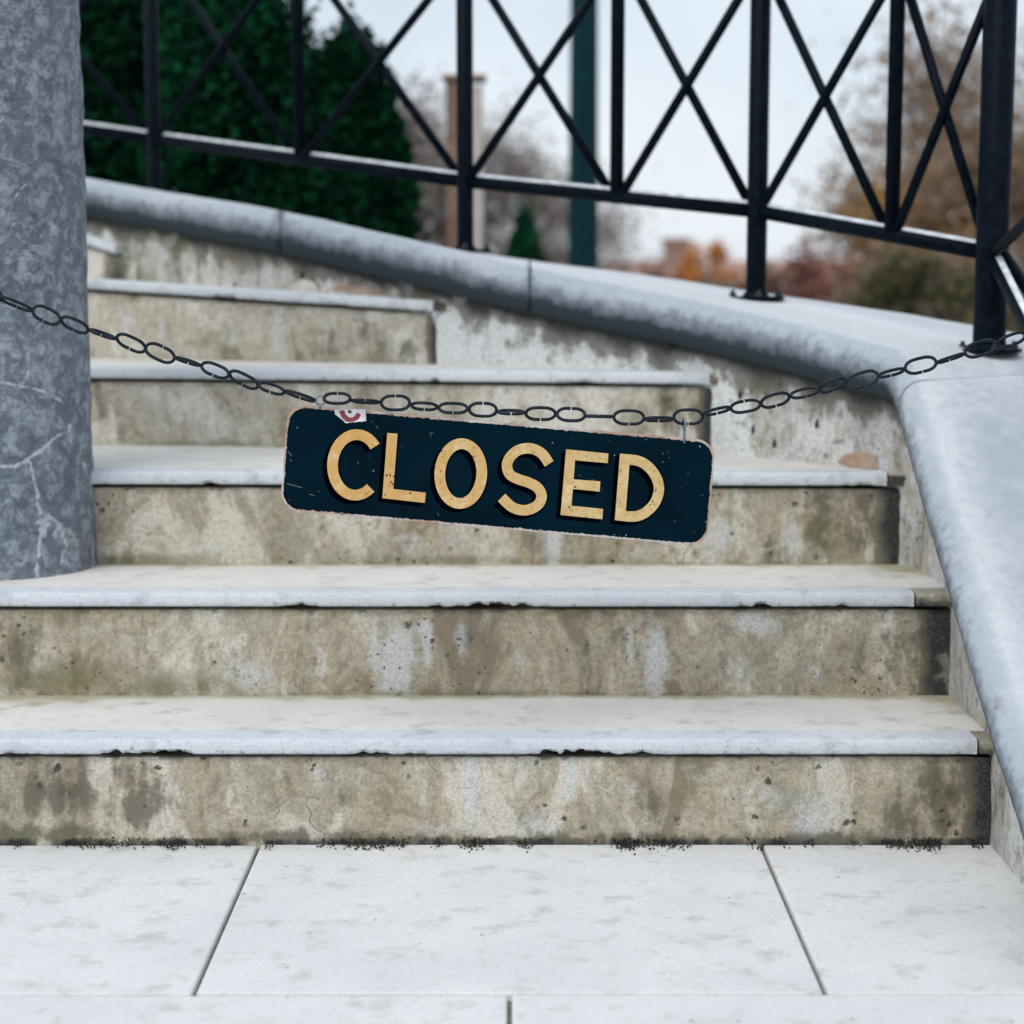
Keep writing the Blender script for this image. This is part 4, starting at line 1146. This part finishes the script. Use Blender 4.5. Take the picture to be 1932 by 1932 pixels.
M['redleaf'] = leaf_mat('russet_leaf', (.22, .095, .085), (.34, .18, .15), .3)
M['olive'] = leaf_mat('olive_leaf', (.07, .08, .04), (.2, .17, .1), .3)
M['twig'] = leaf_mat('twig_tuft', (.2, .17, .15), (.34, .3, .28), .2)
GT = 'bare trees in the distance'
tree(925, 30, 5.6, M['twig'], 9000, .05, 'bare grey-brown tree behind the small pointed conifer', GT, 11, 5, .3, name='bare_tree')
tree(825, 27, 5.4, M['twig'], 9000, .05, 'bare grey-brown tree beside the evergreen, left of the timber post', GT, 12, 5, .3, name='bare_tree')
tree(1050, 34, 6.2, M['twig'], 9000, .05, 'bare grey-brown tree just left of the lamp post', GT, 13, 5, .3, name='bare_tree')
tree(1225, 46, 7.5, M['twig'], 2500, .05, 'thin bare tree right of the lamp post over the brick house', GT, 14, 4, .4, name='bare_tree')
tree(1345, 42, 7.2, M['twig'], 2200, .05, 'thin bare tree behind the orange shrub', GT, 15, 4, .4, name='bare_tree')
tree(1540, 52, 8.5, M['twig'], 2200, .05, 'thin bare tree right of the middle railing post, far back', GT, 19, 4, .4, name='bare_tree')
tree(1800, 22, 4.8, M['tanleaf'], 9000, .05, 'tan leaved autumn tree just left of the corner post', 'autumn trees', 16, 5, .22)
tree(1915, 20, 5.0, M['tanleaf'], 10000, .05, 'dense brown autumn tree behind the corner post', 'autumn trees', 17, 5, .22)
tree(2050, 20, 5.0, M['tanleaf'], 9000, .05, 'brown autumn tree at the far right beyond the railing', 'autumn trees', 18, 5, .22)
tree(1690, 19, 3.3, M['ochre'], 3000, .045, 'small yellow leaved tree in the gap left of the corner post', 'autumn trees', 21, 4, .1)
def shrub(px, py, d, w_, h, mat, n, label, seed, size=.04):
    q = at(px, py, d); top = q.z; z = terrain(q.x, q.y); r = np.random.default_rng(seed)
    t_ = tag(empty('shrub', (q.x, q.y, z)), label, 'shrub', 'shrubs beyond the wall')
    mb = MB(); rnd = random.Random(seed)
    for k in range(9):
        a = rnd.uniform(0, 6.283); mb.tube([(q.x, q.y, z), (q.x + .3 * w_ * math.cos(a), q.y + .3 * w_ * math.sin(a), lerp(z, top, .6)), (q.x + .6 * w_ * math.cos(a), q.y + .6 * w_ * math.sin(a), lerp(z, top, .9))], [.02, .012, .004], 5)
    mb.build('stems', M['bark'], t_)
    nc = 46; C = r.normal(size=(nc, 3)); C /= np.linalg.norm(C, axis=1)[:, None]; C *= r.uniform(.4, 1, (nc, 1)) ** .6
    C = C * np.array([w_, w_ * .8, h / 2]) + np.array([q.x, q.y, top - h / 2])
    P_ = C[r.integers(0, nc, n)] + r.normal(size=(n, 3)) * w_ * .14
    cards('foliage', P_, size, mat, t_, seed)
shrub(1325, 452, 20, .36, 1.4, M['orange'], 5000, 'bright orange shrub between lamp post and middle railing post', 31)
shrub(1395, 505, 17, .5, 1.2, M['tanleaf'], 5000, 'tan shrub close behind the middle railing post', 32)
shrub(1530, 484, 17, .75, 1.6, M['redleaf'], 9000, 'russet shrub right of the middle railing post', 33)
shrub(1230, 520, 19, .6, 1.2, M['redleaf'], 5000, 'low russet shrub under the brick house', 38)
shrub(1640, 478, 15, .55, 1.8, M['tanleaf'], 8000, 'brown shrub between russet and olive shrubs', 34)
shrub(1740, 470, 13, .6, 2.0, M['olive'], 9000, 'olive shrub left of the corner post', 35)
shrub(1880, 450, 13.5, .7, 2.2, M['tanleaf'], 8000, 'brown shrub behind the corner post', 36)
shrub(1830, 540, 10.5, .5, 1.4, M['olive'], 7000, 'dark olive shrub just beyond the coping at the corner post', 37)
shrub(1990, 480, 12, .7, 2.4, M['olive'], 8000, 'olive shrub at the far right behind the chain', 39)
